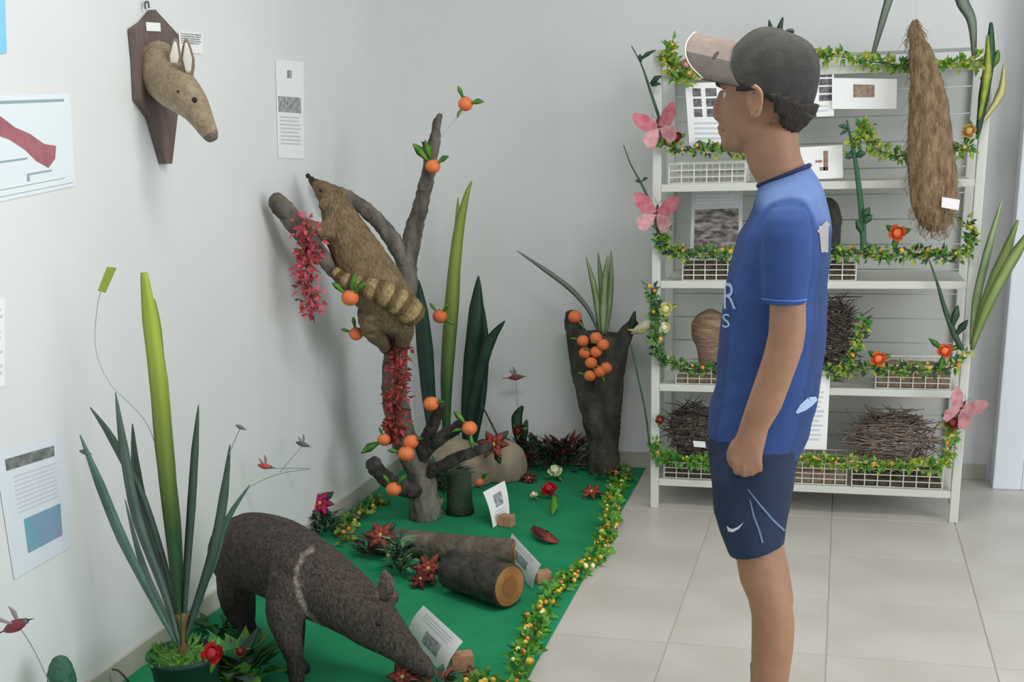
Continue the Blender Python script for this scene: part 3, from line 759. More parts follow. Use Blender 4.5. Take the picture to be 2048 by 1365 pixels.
# ================================================================= SHELF UNIT
XS0, XS1, YSB = -0.677, 0.455, 5.10
BZ = [.120, .503, .901, 1.257, 1.650]
shelf = thing('shelf_unit', 'white open shelf unit with five tiers against the back wall', 'shelf', ((XS0+XS1)/2, (YS+YSB)/2, 0))
m_sh = mat('shelf_white', (194, 195, 188), 0.55)
for x in (XS0, XS1):
    for y, h in ((YS+.014, 1.735), (YSB-.014, 1.735)):
        MB().bevbox((x, y, h/2), (.032, .028, h), .004).build('post', m_sh, shelf)
for z in BZ:
    b = MB().bevbox(((XS0+XS1)/2, (YS+YSB)/2, z-.006), (XS1-XS0-.034, YSB-YS-.02, .012), .003).build('shelf_board', m_sh, shelf)
    MB().bevbox(((XS0+XS1)/2, YS+.010, z-.010), (XS1-XS0-.033, .018, .028), .003).build('front_lip', m_sh, b)
MB().bevbox(((XS0+XS1)/2, YSB-.012, 1.712), (XS1-XS0-.034, .012, .012), .002).build('top_rail', mat('grey_rail', (150, 154, 152), .6), shelf)
m_slat = mat('slat_white', (188, 189, 184), 0.7)
sl_h = .0965; z = .135
sl_me = None
while z+sl_h < 1.70:
    if sl_me is None:
        o = MB().bevbox(((XS0+XS1)/2, YSB+.004, z+sl_h/2), (XS1-XS0, .010, sl_h-.004), .002).build('back_slat', m_slat, shelf); sl_me = o.data; z00 = z
    else:
        o = bpy.data.objects.new('back_slat', sl_me); SCN.collection.objects.link(o); o.parent = shelf; o.location = (0, 0, z-z00)
    z += sl_h
def tier(i): return BZ[i]
# wire baskets
m_wire = mat('white_wire', (214, 214, 206), 0.5); m_fill = mat('dark_filling', (62, 56, 48), 0.95, (96, 84, 64), 40, bump=.8, bscale=80)
m_fillb = mat('brown_filling', (120, 96, 78), 0.95, (150, 128, 104), 40, bump=.8, bscale=80)
def basket(label, xa, xb, i, h, depth=.22, fill=None, fh=.6):
    z0 = BZ[i]+.0015; ya, yb = YS+.028, YS+.028+depth
    t = thing('wire_basket', label, 'basket', ((xa+xb)/2, (ya+yb)/2, z0), 'white wire baskets on the shelf tiers')
    r = .0022
    MB().tube([(xa, ya, z0+h), (xb, ya, z0+h), (xb, yb, z0+h), (xa, yb, z0+h), (xa, ya, z0+h)], r*1.5, 6).build('rim', m_wire, t)
    q = MB(); nz = max(2, round(h/.022)); nxw = max(3, round((xb-xa)/.045)); ny_ = max(2, round(depth/.045))
    for k in range(nz):
        zz = z0+r+(h-r)*k/nz
        q.tube([(xa, ya, zz), (xb, ya, zz), (xb, yb, zz), (xa, yb, zz), (xa, ya, zz)], r, 5)
    for k in range(nxw+1):
        x = xa+(xb-xa)*k/nxw
        q.tube([(x, ya, z0+h), (x, ya, z0+r), (x, yb, z0+r), (x, yb, z0+h)], r, 5)
    for k in range(1, ny_):
        y = ya+depth*k/ny_
        q.tube([(xa, y, z0+h), (xa, y, z0+r), (xb, y, z0+r), (xb, y, z0+h)], r, 5)
    q.build('wire_grid', m_wire, t)
    if fill:
        f = MB(); n1, n2 = 14, 8; V = []; F = []
        for k in range(2):
            for a in range(n1+1):
                for b in range(n2+1):
                    x = xa+.006+(xb-xa-.012)*a/n1; y = ya+.006+(depth-.012)*b/n2
                    V.append(Vector((x, y, z0+.006 if k == 0 else z0+h*fh+.012*noise.noise(Vector((x*30, y*30, i))))))
        q_ = (n1+1)*(n2+1)
        for a in range(n1):
            for b in range(n2):
                x = a*(n2+1)+b; F.append((q_+x, q_+x+n2+1, q_+x+n2+2, q_+x+1)); F.append((x, x+1, x+n2+2, x+n2+1))
        bd = [a*(n2+1) for a in range(n1+1)]+[n1*(n2+1)+b for b in range(1, n2+1)]+[a*(n2+1)+n2 for a in range(n1-1, -1, -1)]+[b for b in range(n2-1, 0, -1)]
        for a in range(len(bd)): p, s_ = bd[a], bd[(a+1) % len(bd)]; F.append((p, s_, q_+s_, q_+p))
        stuff(f.add(V, F).build('filling', fill, t))
    return t
def sx(px, py=600): return PY(px, py, YS+.03).x
basket('white wire basket with dark filling at left of the lowest tier', sx(1328, 950), sx(1452, 950), 0, .085, fill=m_fill)
basket('white wire basket with pale filling in the middle of the lowest tier', sx(1560, 950), sx(1693, 950), 0, .085, fill=m_fillb)
basket('white wire basket holding the wide twig nest on the lowest tier', sx(1704, 950), sx(1886, 950), 0, .095, fill=m_fill, fh=.35)
basket('white wire basket with brown filling under the wasp nest', sx(1352, 755), sx(1470, 755), 1, .062, fill=m_fillb)
basket('white wire basket with brown filling at right of second tier', sx(1752, 755), sx(1902, 755), 1, .085, fill=m_fillb, fh=.8)
basket('white wire basket with dark filling left on middle tier', sx(1365, 545), sx(1478, 545), 2, .080, fill=m_fill, fh=.8)
basket('white wire basket with dark filling beside the boy on middle tier', sx(1630, 545), sx(1712, 545), 2, .080, fill=m_fill, fh=.6)
basket('empty white wire basket at left of the fourth tier', sx(1338, 345), sx(1490, 345), 3, .075)

# twig nests
def twig_nest(name, label, c, r, n, seed, m=M_stick, ln=.16, base=0):
    rr = random.Random(seed); q = MB(); c = Vector(c); r = Vector(r)
    top = c.z+r.z; r.z = (top-base)/2; c.z = base+r.z
    for k in range(n):
        a = rr.random()*2*math.pi; e = rr.uniform(-1, 1); s_ = math.sqrt(1-e*e)*rr.uniform(.55, 1)
        p = c + Vector((r.x*s_*math.cos(a), r.y*s_*math.sin(a), r.z*e*rr.uniform(.6, 1)))
        d = Vector((-math.sin(a)*r.x+rr.gauss(0, .05), math.cos(a)*r.y+rr.gauss(0, .05), rr.gauss(0, .035))).normalized()
        L = ln*rr.uniform(.4, 1.1)/2
        mid = p + Vector((rr.gauss(0, .006), rr.gauss(0, .006), rr.gauss(0, .006)))
        a_, b_ = p-d*L, p+d*L
        lo = c.z-r.z
        for w_ in (a_, b_, mid): w_.z = max(w_.z, lo)
        q.tube([a_, mid, b_], [.0012, rr.uniform(.0018, .0034), .001], 4)
    o = q.build(name, m, origin=(c.x, c.y, c.z-r.z))
    return tag(o, label, 'nest')
m_tw1 = mat('grey_twigs', (158, 140, 130), .9, (112, 98, 90), 60)
m_tw2 = mat('dark_twigs', (104, 92, 84), .9, (72, 64, 60), 60)
def tp_(px, py, dy): return PY(px, py, YS+dy)
twig_nest('twig_nest', 'wide tangled grey-brown twig nest on the lowest tier', tp_(1785, 872, .17), (.165, .11, .105), 420, 1, m_tw1, .2, BZ[0]+.036)
twig_nest('twig_nest', 'dark tangled twig nest at left of the lowest tier', tp_(1385, 852, .17), (.105, .10, .105), 330, 2, m_tw2, .15, BZ[0]+.05)
twig_nest('twig_nest', 'tall dark twig nest beside the boy on second tier', tp_(1672, 655, .17), (.085, .09, .125), 340, 3, m_tw2, .16, BZ[1]+.002)
# wasp nest
wn = MB(); c = tp_(1420, 662, .16); rings = []
for i in range(13):
    v = i/12; z = c.z+.085-(c.z+.085-BZ[1]-.038)*v; rad = float(np.interp(v, (0, .06, .16, .3, .45, .6, .72, 1), (.012, .045, .066, .076, .072, .056, .046, .042)))*(1+.03*math.cos(v*26))
    rings.append([Vector((c.x+rad*math.cos(a*.2618)*(1+.05*noise.noise(Vector((a, i, 0)))), c.y+rad*math.sin(a*.2618), z)) for a in range(24)])
wn.loft(rings)
w_ = tag(wn.build('wasp_nest', mat('wasp_nest_paper', (112, 90, 74), .95, (150, 128, 108), 16, bump=.7, bscale=50, stretch=(1, 1, 4)), smooth=True), 'round layered brown wasp nest on second tier', 'nest')
# dark upright figure beside the shoulder (partly hidden)
dk = MB(); dk.tube([PY(1668,498,4.83)-Vector((0,0,.05))]+px3((1670,470,4.83),(1672,440,4.83),(1664,412,4.83),(1650,398,4.83)), [.030, .027, .028, .030, .012], 14, sub=4, flat=.75)
o = organic('carved_figure', dk, mat('charcoal_wood', (58, 58, 56), .8, (74, 74, 72), 30), None, .005, 2, None, lambda co: .003*noise.noise(co*40), origin=tp_(1668, 500, .14))
tag(o, 'dark grey upright curved object beside the boy on middle tier', 'figure')

# hanging woven nest
hn_ = thing('hanging_nest', 'long brown woven hanging bird nest in front of the shelf', 'nest', PY(1866, 466, YS-.11))
HROW = [(38,1827,1836),(50,1819,1841),(70,1816,1848),(100,1819,1862),(150,1821,1881),(200,1818,1896),(260,1815,1903),(320,1814,1910),(370,1817,1915),(410,1823,1915),(435,1832,1909),(452,1842,1899),(463,1854,1884)]
rings = []
for y, a, b in HROW:
    A, B = PY(a, y, YS-.11), PY(b, y, YS-.11); c = (A+B)/2; r_ = (B-A).length/2
    rings.append([c+Vector((r_*math.cos(k*.2244), r_*.8*math.sin(k*.2244), 0)) for k in range(28)])
m_fib = mat('nest_fibre', (104, 84, 62), .95, (142, 120, 94), 60, bump=1.0, bscale=130, stretch=(1, 1, .35))
organic('woven_body', MB().loft(rings), m_fib, hn_, .006, 2, None, lambda co: .005*noise.noise(Vector((co.x*45, co.y*45, co.z*18))))
q = MB(); rr = random.Random(4)
for k in range(420):
    i = rr.uniform(0, len(rings)-1.001); a = int(i); f = i-a; j = rr.randrange(28)
    p = rings[a][j].lerp(rings[a+1][j], f); c = (rings[a][0]+rings[a][14])/2; nn = Vector((p.x-c.x, p.y-c.y, 0)).normalized()
    q.tube([p+nn*.001, p+nn*.009+Vector((rr.gauss(0, .008), 0, -.02)), p+nn*.006+Vector((rr.gauss(0, .010), 0, -.036))], [.0012, .001, .0005], 3)
stuff(q.build('loose_fibres', m_fib, hn_))
tp0 = PY(1832, 40, YS-.11)
MB().tube([tp0-Vector((0, 0, .02)), Vector((tp0.x, tp0.y, 2.2)), Vector((tp0.x, tp0.y, 2.80))], .0012, 5).build('string', mat('string', (190, 186, 176), .9), hn_)
MB().prism([PY(x, y, YS-.185) for x, y in ((1884,394),(1920,400),(1917,421),(1883,415))], (0, .001, 0)).build('paper_tag', mat('pinkish_paper', (230, 220, 224), .8), hn_)

# cards on the shelf
def ycard(name, label, q, Y, prints, cat='card', lean=0.0, material=None, thick=.0012):
    P = [PY(x, y, Y) for x, y in q]
    P[0] = P[0]+Vector((0, lean, 0)); P[1] = P[1]+Vector((0, lean, 0))
    return sheet(name, label, cat, P, (0, -1, .05), prints, material=material, thick=thick)
m_ph1 = mat('dark_photo_print', (70, 66, 78), .8, (128, 122, 126), 70); m_ph2 = mat('brown_photo_print', (122, 102, 92), .8, (160, 140, 124), 70)
m_ph3 = mat('nest_photo_print', (70, 66, 66), .8, (150, 144, 140), 26, stretch=(1, 1, 2.4))
ycard('picture_card', 'white card with two columns of dark photos behind the face', ((1370,166),(1470,164),(1478,306),(1380,306)), YS-.006,
      [(.14, .08+.145*i, .31, .08+.145*i+.115, m_ph1, 'photo') for i in range(3)] + [(.40, .08+.145*i, .62, .08+.145*i+.115, m_ph1, 'photo') for i in range(3)] + lines(.12, .75, .56, .92, 5, m_faint))
ycard('picture_card', 'white card with stacked dark photos right behind the cap', ((1590,138),(1668,137),(1668,232),(1590,236)), YS+.006, [(.62, .05+.165*i, .95, .05+.165*i+.13, m_ph1, 'photo') for i in range(4)] + lines(.3, .9, .76, .95, 2, m_faint))
ycard('picture_card', 'wide white card with one small brown photo on top tier', ((1664,156),(1794,158),(1793,218),(1664,218)), YS-.006, [(.33, .20, .66, .62, m_ph2, 'photo')])
ycard('picture_card', 'white card with a brown bracket-shaped picture behind the shoulder', ((1600,295),(1685,290),(1686,356),(1600,360)), YS+.022,
      [(.55, .15, .66, .75, m_ph2, 'mark'), (.46, .64, .66, .75, m_ph2, 'mark'), (.36, .42, .52, .50, m_ph2, 'mark')])
ycard('picture_card', 'grey card with a large dark nest photo on middle tier', ((1381,385),(1483,383),(1484,506),(1380,512)), YS+.14, [(.07, .28, .93, .97, m_ph3, 'photo')] + lines(.1, .9, .06, .22, 3, m_faint), material=mat('grey_card', (176, 178, 180), .8), lean=.05)
ycard('information_sheet', 'white text sheet hanging below the second tier behind the boy', ((1572,742),(1661,741),(1653,900),(1566,897)), YS-.006, lines(.1, .9, .08, .92, 14, m_faint))
ycard('paper_slip', 'small white slip at the front of the dark left nest', ((1386,882),(1410,884),(1412,896),(1388,894)), YS+.022, ())

# ---- garlands
def leaf_mesh(q, p, d, L, Wd, up):
    d = Vector(d).normalized(); s_ = d.cross(Vector(up))
    s_ = s_.normalized() if s_.length > 1e-4 else d.orthogonal().normalized(); n = s_.cross(d).normalized()
    a, b, c = p, p+d*L*.45+n*L*.10, p+d*L-n*L*.08
    e1, e2 = p+d*L*.4+s_*Wd/2+n*L*.16, p+d*L*.4-s_*Wd/2+n*L*.16
    q.add([a, e1, c, e2, b], [(0, 1, 4), (1, 2, 4), (2, 3, 4), (3, 0, 4)])
def garland(label, pts, n, size, spread, mats, berries=(), cat='garland', seed=1, group=None, berry_r=.008, vr=.0022):
    rr = random.Random(seed); P, _ = smooth_path([Vector(p) for p in pts], [1]*len(pts), 6)
    base = min(P, key=lambda p: p.z)
    t = thing('garland', label, cat, base, group)
    MB().tube(P, vr, 5).build('vine', M_vine, t)
    seg = [0]
    for i in range(1, len(P)): seg.append(seg[-1]+(P[i]-P[i-1]).length)
    def at(s_):
        s_ *= seg[-1]
        for i in range(1, len(P)):
            if seg[i] >= s_: return P[i-1].lerp(P[i], (s_-seg[i-1])/max(1e-9, seg[i]-seg[i-1]))
        return P[-1]
    qs = [MB() for _ in mats]
    for k in range(int(n*1.5)):
        p = at(rr.random()); o = Vector((rr.gauss(0, 1), rr.gauss(0, 1), rr.gauss(0, 1))).normalized()
        p = p + Vector((o.x*spread[0], o.y*spread[1], o.z*spread[2]))*rr.random()
        d = (o+Vector((0, -.4, .1))).normalized()
        leaf_mesh(qs[rr.randrange(len(mats))], p, d, size*rr.uniform(.6, 1.25), size*rr.uniform(.4, .7), (rr.gauss(0, .6), -1, rr.gauss(0, .6)+.4))
    for q_, m_ in zip(qs, mats): stuff(q_.build('leaves', m_, t))
    bm_sh = None
    for m_, cnt in berries:
        q_ = MB().ell((0, 0, 0), berry_r, nu=8, nv=6); me = bpy.data.meshes.new('berry'); me.from_pydata([tuple(v) for v in q_.v], [], q_.f); me.materials.append(m_)
        for p_ in me.polygons: p_.use_smooth = True
        for k in range(cnt):
            p = at((k+rr.random())/cnt)+Vector((rr.uniform(-1, 1)*spread[0], rr.uniform(-1, .2)*spread[1], abs(rr.uniform(0, 1))*spread[2]))*.9
            o = bpy.data.objects.new('berry', me); SCN.collection.objects.link(o); o.parent = t; o.location = p-base
            s_ = rr.uniform(.7, 1.25); o.scale = (s_, s_, s_)
    return t
GY = YS-.026
def g3(*a, Y=GY): return [PY(x, y, Y) for x, y in a]
sp = (.02, .014, .022); gm = [M_leafg, M_leafy]; gmd = [M_leafg, M_leafd, M_leafy]
m_by = [(M_yellow, 6), (M_obery, 2)]
garland('leafy garland along the top of the shelf right of the cap', g3((1600,112),(1660,112),(1710,118),(1760,126),(1810,130),(1870,126),(1920,128),(1968,118)), 230, .030, (.012, .014, .022), gm, m_by, seed=11)
garland('short leafy garland clump at the top left shelf post', g3((1342,88),(1338,115),(1348,140),(1365,152),(1388,158)), 120, .030, (.024, .014, .022), [M_leafy, M_leafg], m_by, seed=12)
garland('leafy garland on the fourth tier left of the face', g3((1330,268),(1332,290),(1370,300),(1410,296),(1450,302),(1500,304)), 120, .028, sp, gmd, m_by, seed=13)
garland('leafy garland with yellow tuft on the fourth tier at right', g3((1700,306),(1722,262),(1735,252),(1745,290),(1775,308),(1815,312),(1880,306),(1925,300),(1948,288)), 200, .028, sp, gm, m_by, seed=14)
garland('leafy garland across the middle tier left of the boy', g3((1326,452),(1322,480),(1340,500),(1385,510),(1430,508),(1480,506)), 150, .028, sp, gmd, m_by, seed=15)
garland('leafy garland across the middle tier right of the boy', g3((1640,508),(1690,506),(1740,508),(1800,510),(1850,508),(1900,512),(1934,502),(1944,475),(1934,440)), 250, .028, sp, gmd, m_by, seed=16)
garland('leafy garland running down the left post to second tier', g3((1302,575),(1310,620),(1312,680),(1322,718),(1365,732),(1410,738),(1460,738)), 190, .028, sp, [M_leafg, M_leafg, M_leafd], m_by, seed=17)
garland('leafy garland on the second tier right of the boy', g3((1728,640),(1716,690),(1690,735),(1650,742),(1700,742),(1745,738),(1800,738),(1860,740),(1905,735),(1935,705)), 240, .028, sp, gmd, m_by, seed=18)
garland('leafy garland in front of the dark nest on lowest tier', g3((1312,880),(1316,912),(1360,922),(1410,924),(1450,926)), 130, .032, sp, [M_leafg], m_by, seed=19)
garland('leafy garland on the lowest tier behind the shorts', g3((1570,918),(1610,920),(1650,922),(1694,924)), 90, .028, sp, gm, m_by, seed=20)
garland('leafy garland in front of the wide nest on lowest tier', g3((1702,925),(1750,932),(1800,932),(1850,934),(1890,926),(1902,880),(1898,850)), 150, .030, sp, gm, m_by, seed=21)

# ---- stems and strap leaves on the shelf
def blade_thing(name, label, specs, cat, base=None, side=(1, 0, 0), stem=None):
    t = thing(name, label, cat, base if base is not None else specs[0][0][0])
    for pts, wd, m_ in specs: MB().blade(pts, wd, side).build('leaf', m_, t, True)
    return t
def stem_thing(label, pts, r, leaves, m=M_leafd, Y=YS-.03, nm='artificial_plant'):
    P = [PY(x, y, Y) for x, y in pts]; t = thing(nm, label, 'plant', P[-1])
    MB().tube(P, r, 7, sub=4).build('stem', m, t, True)
    for (x0, y0), (x1, y1), wd in leaves:
        a, b = PY(x0, y0, Y-.004), PY(x1, y1, Y-.02)
        MB().blade([a, a.lerp(b, .5)+Vector((0, -.006, .004)), b], [wd*.3, wd, .002], (0.3, -.2, 1) if abs(x1-x0) > abs(y1-y0) else (1, 0, 0)).build('leaf', m, t, True)
    return t
stem_thing('thin dark stem leaning out above the upper pink butterfly', ((1263,92),(1283,130),(1300,180),(1318,235),(1330,275)), [.0018, .003, .005, .006, .006], [((1278,122),(1312,100),.016),((1282,124),(1280,108),.016),((1300,168),(1324,152),.022),((1302,172),(1322,168),.018)])
stem_thing('thin dark stem leaning out behind the lower pink butterfly', ((1247,290),(1262,330),(1285,372),(1303,415),(1318,470),(1328,510)), [.0015, .0028, .0045, .006, .007, .007], [((1283,364),(1296,356),.012),((1281,366),(1270,362),.012)])
stem_thing('thick green stem standing on the middle tier beside the hanging nest', ((1693,240),(1700,270),(1710,320),(1718,380),(1724,440),(1727,500)), [.003, .005, .008, .010, .012, .012], [((1696,258),(1676,252),.016),((1697,262),(1680,270),.016),((1708,312),(1690,316),.03),((1710,312),(1732,308),.03),((1725,440),(1740,415),.03),((1726,450),(1745,430),.03),((1726,470),(1712,440),.03)], mat('green_stem', (52, 92, 66), .5))
stem_thing('dark slender leaf crossing down to the right post', ((1858,520),(1874,565),(1890,620),(1908,668),(1924,700)), [.002, .005, .009, .012, .008], [((1905,655),(1916,610),.03),((1912,672),(1936,640),.03)])
stem_thing('thin dark stem leaning against the left shelf leg', ((1262,690),(1275,750),(1290,820),(1300,895)), [.003, .0035, .004, .004], [], Y=YS-.035)
blade_thing('strap_leaf', 'dark strap leaf rising from the shelf top towards the ceiling', [([PY(1740,130,YS+.01), PY(1764,45,YS-.02), PY(1780,-10,YS-.02), PY(1796,-70,YS-.02)], [.010, .024, .030, .010], mat('grey_green_leaf', (112, 122, 112), .6))], 'plant')
blade_thing('strap_leaf', 'dark strap leaf rising from the right shelf post top', [([PY(1948,118,YS+.012), PY(1944,45,YS-.02), PY(1925,5,YS-.02), PY(1896,-60,YS-.02)], [.012, .030, .040, .012], MATS['grey_green_leaf'])], 'plant')
blade_thing('strap_leaf', 'yellow-green leaf bunch on upper right shelf post', [([PY(1955,275,YS-.03), PY(1968,190,YS-.035), PY(1980,110,YS-.04), PY(1982,45,YS-.03)], [.012, .036, .034, .010], M_leafd), ([PY(1958,240,YS-.045), PY(1974,150,YS-.05), PY(1976,70,YS-.05)], [.01, .03, .006], M_leafy), ([PY(1962,160,YS-.03), PY(1990,120,YS-.03), PY(1996,100,YS-.03)], [.01, .03, .006], M_leafg), ([PY(1960,250,YS-.03), PY(2000,190,YS-.02), PY(2008,130,YS-.01)], [.008, .03, .006], mat('straw_leaf', (196, 190, 132), .7, trans=.2))], 'plant')
blade_thing('strap_leaf', 'long arching grass leaves at the right shelf post by the door', [([PY(1944,700,YS-.03), PY(1964,630,YS-.06), PY(1996,545,YS-.08), PY(2036,440,YS-.05)], [.014, .040, .046, .008], mat('lime_leaf', (128, 150, 84), .6, (150, 168, 108), 10, trans=.2)), ([PY(1944,695,YS-.05), PY(1976,610,YS-.10), PY(2030,510,YS-.12), PY(2070,450,YS-.11)], [.012, .036, .040, .008], MATS['lime_leaf']), ([PY(1942,690,YS-.02), PY(1953,600,YS-.03), PY(1976,500,YS-.02), PY(2004,400,YS)], [.010, .030, .028, .006], M_leafp), ([PY(1946,690,YS-.04), PY(1990,590,YS-.06), PY(2014,480,YS-.06)], [.01, .024, .005], M_leafp)], 'plant')
# green tuft behind the cap on top
blade_thing('artificial_leaf', 'small green leaf standing up above the cap on the top tier', [([PY(1545,120,YS+.05), PY(1544,75,YS+.05), PY(1538,40,YS+.05)], [.012, .03, .004], M_leafd), ([PY(1548,120,YS+.05), PY(1556,70,YS+.045), PY(1566,34,YS+.045)], [.012, .03, .004], M_leafd), ([PY(1548,126,YS+.05), PY(1547,100,YS+.05), PY(1550,55,YS+.05)], [.006, .02, .02], M_leafd)], 'plant')

# ---- roses on the shelf
def rose(name, label, p, r, m_, n=11, face=(0, -1, .25), cat='flower', leafm=M_leafg, nleaf=3, group=None, leafL=1.6):
    p = Vector(p); f = Vector(face).normalized(); a = f.orthogonal().normalized(); b = f.cross(a)
    t = thing(name, label, cat, p-f*r*.8, group); rr = random.Random(int(abs(p.x*1000+p.z*777)))
    MB().ell(p-f*r*.1, r*.55, nu=12, nv=8).build('bud', m_, t, True)
    for k in range(n):
        ly = k % 2; th = 2.4*k+rr.random()*.3; d = a*math.cos(th)+b*math.sin(th); w_ = r*(.95 if ly else .8)
        base = p-f*r*.55+d*r*.12; tip = p+d*r*(1.0 if ly else .62)+f*r*(.0 if ly else .42); mid = base.lerp(tip, .5)+d*r*.22-f*r*.05
        s_ = d.cross(f).normalized()
        V = []
        for j, (c_, hw) in enumerate(((base, .25), (mid, .85), (tip, .6))):
            for e in (-1, 0, 1): V.append(c_+s_*hw*w_*.62*e+f*(.10*r*abs(e))-d*(.12*r*abs(e)))
        MB().add(V, [(0, 1, 4, 3), (1, 2, 5, 4), (3, 4, 7, 6), (4, 5, 8, 7)]).build('petal', m_, t, True)
    for k in range(nleaf):
        th = 2*math.pi*k/nleaf+.6; d = a*math.cos(th)+b*math.sin(th)
        MB().blade([p-f*r*.7, p-f*r*.75+d*r*leafL*.6, p-f*r*.9+d*r*leafL], [r*.2, r*.75, .002], d.cross(f)).build('leaf', leafm, t, True)
    return t
def star_flower(name, label, p, r, m_, n=6, face=(0, -.6, .8), cat='flower', leafm=M_leafd, nleaf=3, inner=True):
    p = Vector(p); f = Vector(face).normalized(); a = f.orthogonal().normalized(); b = f.cross(a)
    t = thing(name, label, cat, p-f*r*.3); rr = random.Random(int(abs(p.x*900+p.y*555)))
    for k in range(n*(2 if inner else 1)):
        rr_ = r if k < n else r*.6; th = 2*math.pi*(k+(.5 if k >= n else 0))/n+rr.random()*.3; d = a*math.cos(th)+b*math.sin(th)
        MB().blade([p+f*r*(.08 if k >= n else 0), p+d*rr_*.55+f*r*.16, p+d*rr_+f*r*rr.uniform(-.1, .12)], [r*.12, r*.52, .002], d.cross(f)).build('petal', m_, t, True)
    for k in range(nleaf):
        th = 2*math.pi*k/max(1, nleaf)+1.1; d = a*math.cos(th)+b*math.sin(th)
        MB().blade([p-f*r*.12, p-f*r*.14+d*r*.8, p-f*r*.25+d*r*1.25], [r*.12, r*.5, .002], d.cross(f)).build('leaf', leafm, t, True)
    MB().ell(p+f*r*.12, r*.13, nu=8, nv=6).build('flower_centre', M_yellow, t, True)
    return t
rose('artificial_rose', 'orange rose on the middle tier below the hanging nest', PY(1795, 466, YS-.05), .032, M_orange)
rose('artificial_rose', 'orange rose at the middle of the second tier garland', PY(1757, 718, YS-.05), .030, M_orange)
rose('artificial_rose', 'orange rose with big green leaves by the right shelf post', PY(1890, 702, YS-.05), .028, M_orange, leafL=2.6)
rose('artificial_rose', 'pale yellow bloom by the left post on second tier', PY(1332, 618, YS-.04), .028, mat('pale_yellow_petal', (204, 200, 140), .6), leafm=M_leafy)
rose('artificial_rose', 'white bloom below the yellow one on left post', PY(1330, 655, YS-.04), .022, M_cream, nleaf=2)
rose('artificial_rose', 'faded orange bloom under the upper left butterfly', PY(1352, 274, YS-.05), .022, M_brick)
rose('artificial_rose', 'faded orange bloom under the right shelf butterfly', PY(1905, 845, YS-.05), .030, M_brick)
rose('artificial_rose', 'small orange bloom beside the dark nest at the left post', PY(1320, 840, YS-.03), .020, M_brick, nleaf=2)
rose('artificial_rose', 'ochre bloom on the right end of the fourth tier', PY(1938, 262, YS-.05), .026, mat('ochre_petal', (186, 150, 84), .7), nleaf=2)
rose('artificial_rose', 'dusty pink bloom at the top left beside the brim', PY(1372, 130, YS-.03), .024, mat('dusty_pink', (176, 140, 124), .7), nleaf=2)

# ---- butterflies
m_wing = mat('pink_wing', (206, 130, 138), .7, (178, 100, 112), 35, trans=.25); m_wingb = mat('pale_pink_wing', (216, 168, 172), .7, (190, 130, 138), 35, trans=.25)
def butterfly(label, c, span, tilt, m_=m_wing, fold=.5, face=(0, -1, .1)):
    c = Vector(c); f = Vector(face).normalized(); up = Vector((math.sin(tilt), 0, math.cos(tilt))); s0 = up.cross(f).normalized(); up = f.cross(s0).normalized()
    t = thing('butterfly_ornament', label, 'butterfly', c-up*span*.2)
    MB().tube([c-up*span*.24, c-up*span*.05, c+up*span*.10, c+up*span*.18], [.003, .0055, .006, .004], 8, sub=3).build('body', mat('butterfly_body', (84, 60, 56), .8), t, True)
    for sg in (-1, 1):
        sd = (s0*sg*math.cos(fold)+f*math.sin(fold)).normalized()
        for nm, poly in (('fore_wing', ((0,.06),(.18,.30),(.42,.40),(.54,.36),(.48,.12),(.32,-.02),(.08,-.01))), ('hind_wing', ((0,-.01),(.3,-.04),(.42,-.16),(.34,-.34),(.18,-.38),(.05,-.2)))):
            P = [c+sd*x*span+up*y*span+f*.004 for x, y in poly]
            MB().prism(P, f*.0012).build(nm, m_ if nm == 'fore_wing' else m_wingb, t)
    for sg in (-1, 1):
        MB().tube([c+up*span*.18, c+up*span*.30+s0*sg*span*.08], .0008, 4).build('antenna', MATS['butterfly_body'], t)
    return t
butterfly('pink butterfly ornament at the upper left shelf post', PY(1318, 256, YS-.062), .175, -.25)
butterfly('pink butterfly ornament at the middle left shelf post', PY(1313, 428, YS-.062), .18, .12)
butterfly('pale pink butterfly ornament at the lower right shelf post', PY(1922, 818, YS-.062), .17, .45, m_wingb, .75)
# ================================================================= THINGS ON THE MAT
# ---- logs
m_cut = mat('cut_wood', (156, 112, 66), .75, (128, 86, 48), 14, bump=.2, bscale=60, wave=None)
def log_thing(name, label, a, b, r0, r1, m_, end=None, cutr=.92):
    a, b = Vector(a), Vector(b); t = thing(name, label, 'log', Vector(((a.x+b.x)/2, (a.y+b.y)/2, MZ)))
    ax = (b-a).normalized(); n = 22; s_ = ax.cross(Vector((0, 0, 1))).normalized(); u_ = s_.cross(ax)
    def ring(p, r, sd): return [p + (s_*math.cos(2*math.pi*j/n)+u_*math.sin(2*math.pi*j/n))*r*(1+.05*noise.noise(Vector((math.cos(2*math.pi*j/n)*2, math.sin(2*math.pi*j/n)*2, sd)))) for j in range(n)]
    N = 14
    rings = [ring(a.lerp(b, i/N), r0+(r1-r0)*i/N, i*.35) for i in range(N+1)]
    MB().loft(rings).build('bark', m_, t, True)
    for p, d, r, sd, e in ((a, -ax, r0, 0, 0), (b, ax, r1, N*.35, 1)):
        mm = m_cut
        MB().loft([[q+d*.0008+(p-q)*(1-cutr) for q in ring(p, r, sd)], [q+d*.004+(p-q)*(1-cutr+.02) for q in ring(p, r, sd)]]).build('cut_face', mm, t)
        MB().loft([[q+d*.0042+(p-q)*.52 for q in ring(p, r, sd)], [q+d*.0048+(p-q)*.52 for q in ring(p, r, sd)]]).build('heartwood', mat('heartwood', (132, 88, 48), .75, (112, 72, 40), 20), t)
    return t
L2a = FL(905, 1138, .078); L2b = FL(1018, 1174, .078)
log_thing('cut_log', 'dark cut log with an orange-brown sawn face toward viewer', L2a, L2b, .068, .071, M_barkd)
L1a, L1b = FL(748, 1080, .056), FL(1030, 1108, .056)
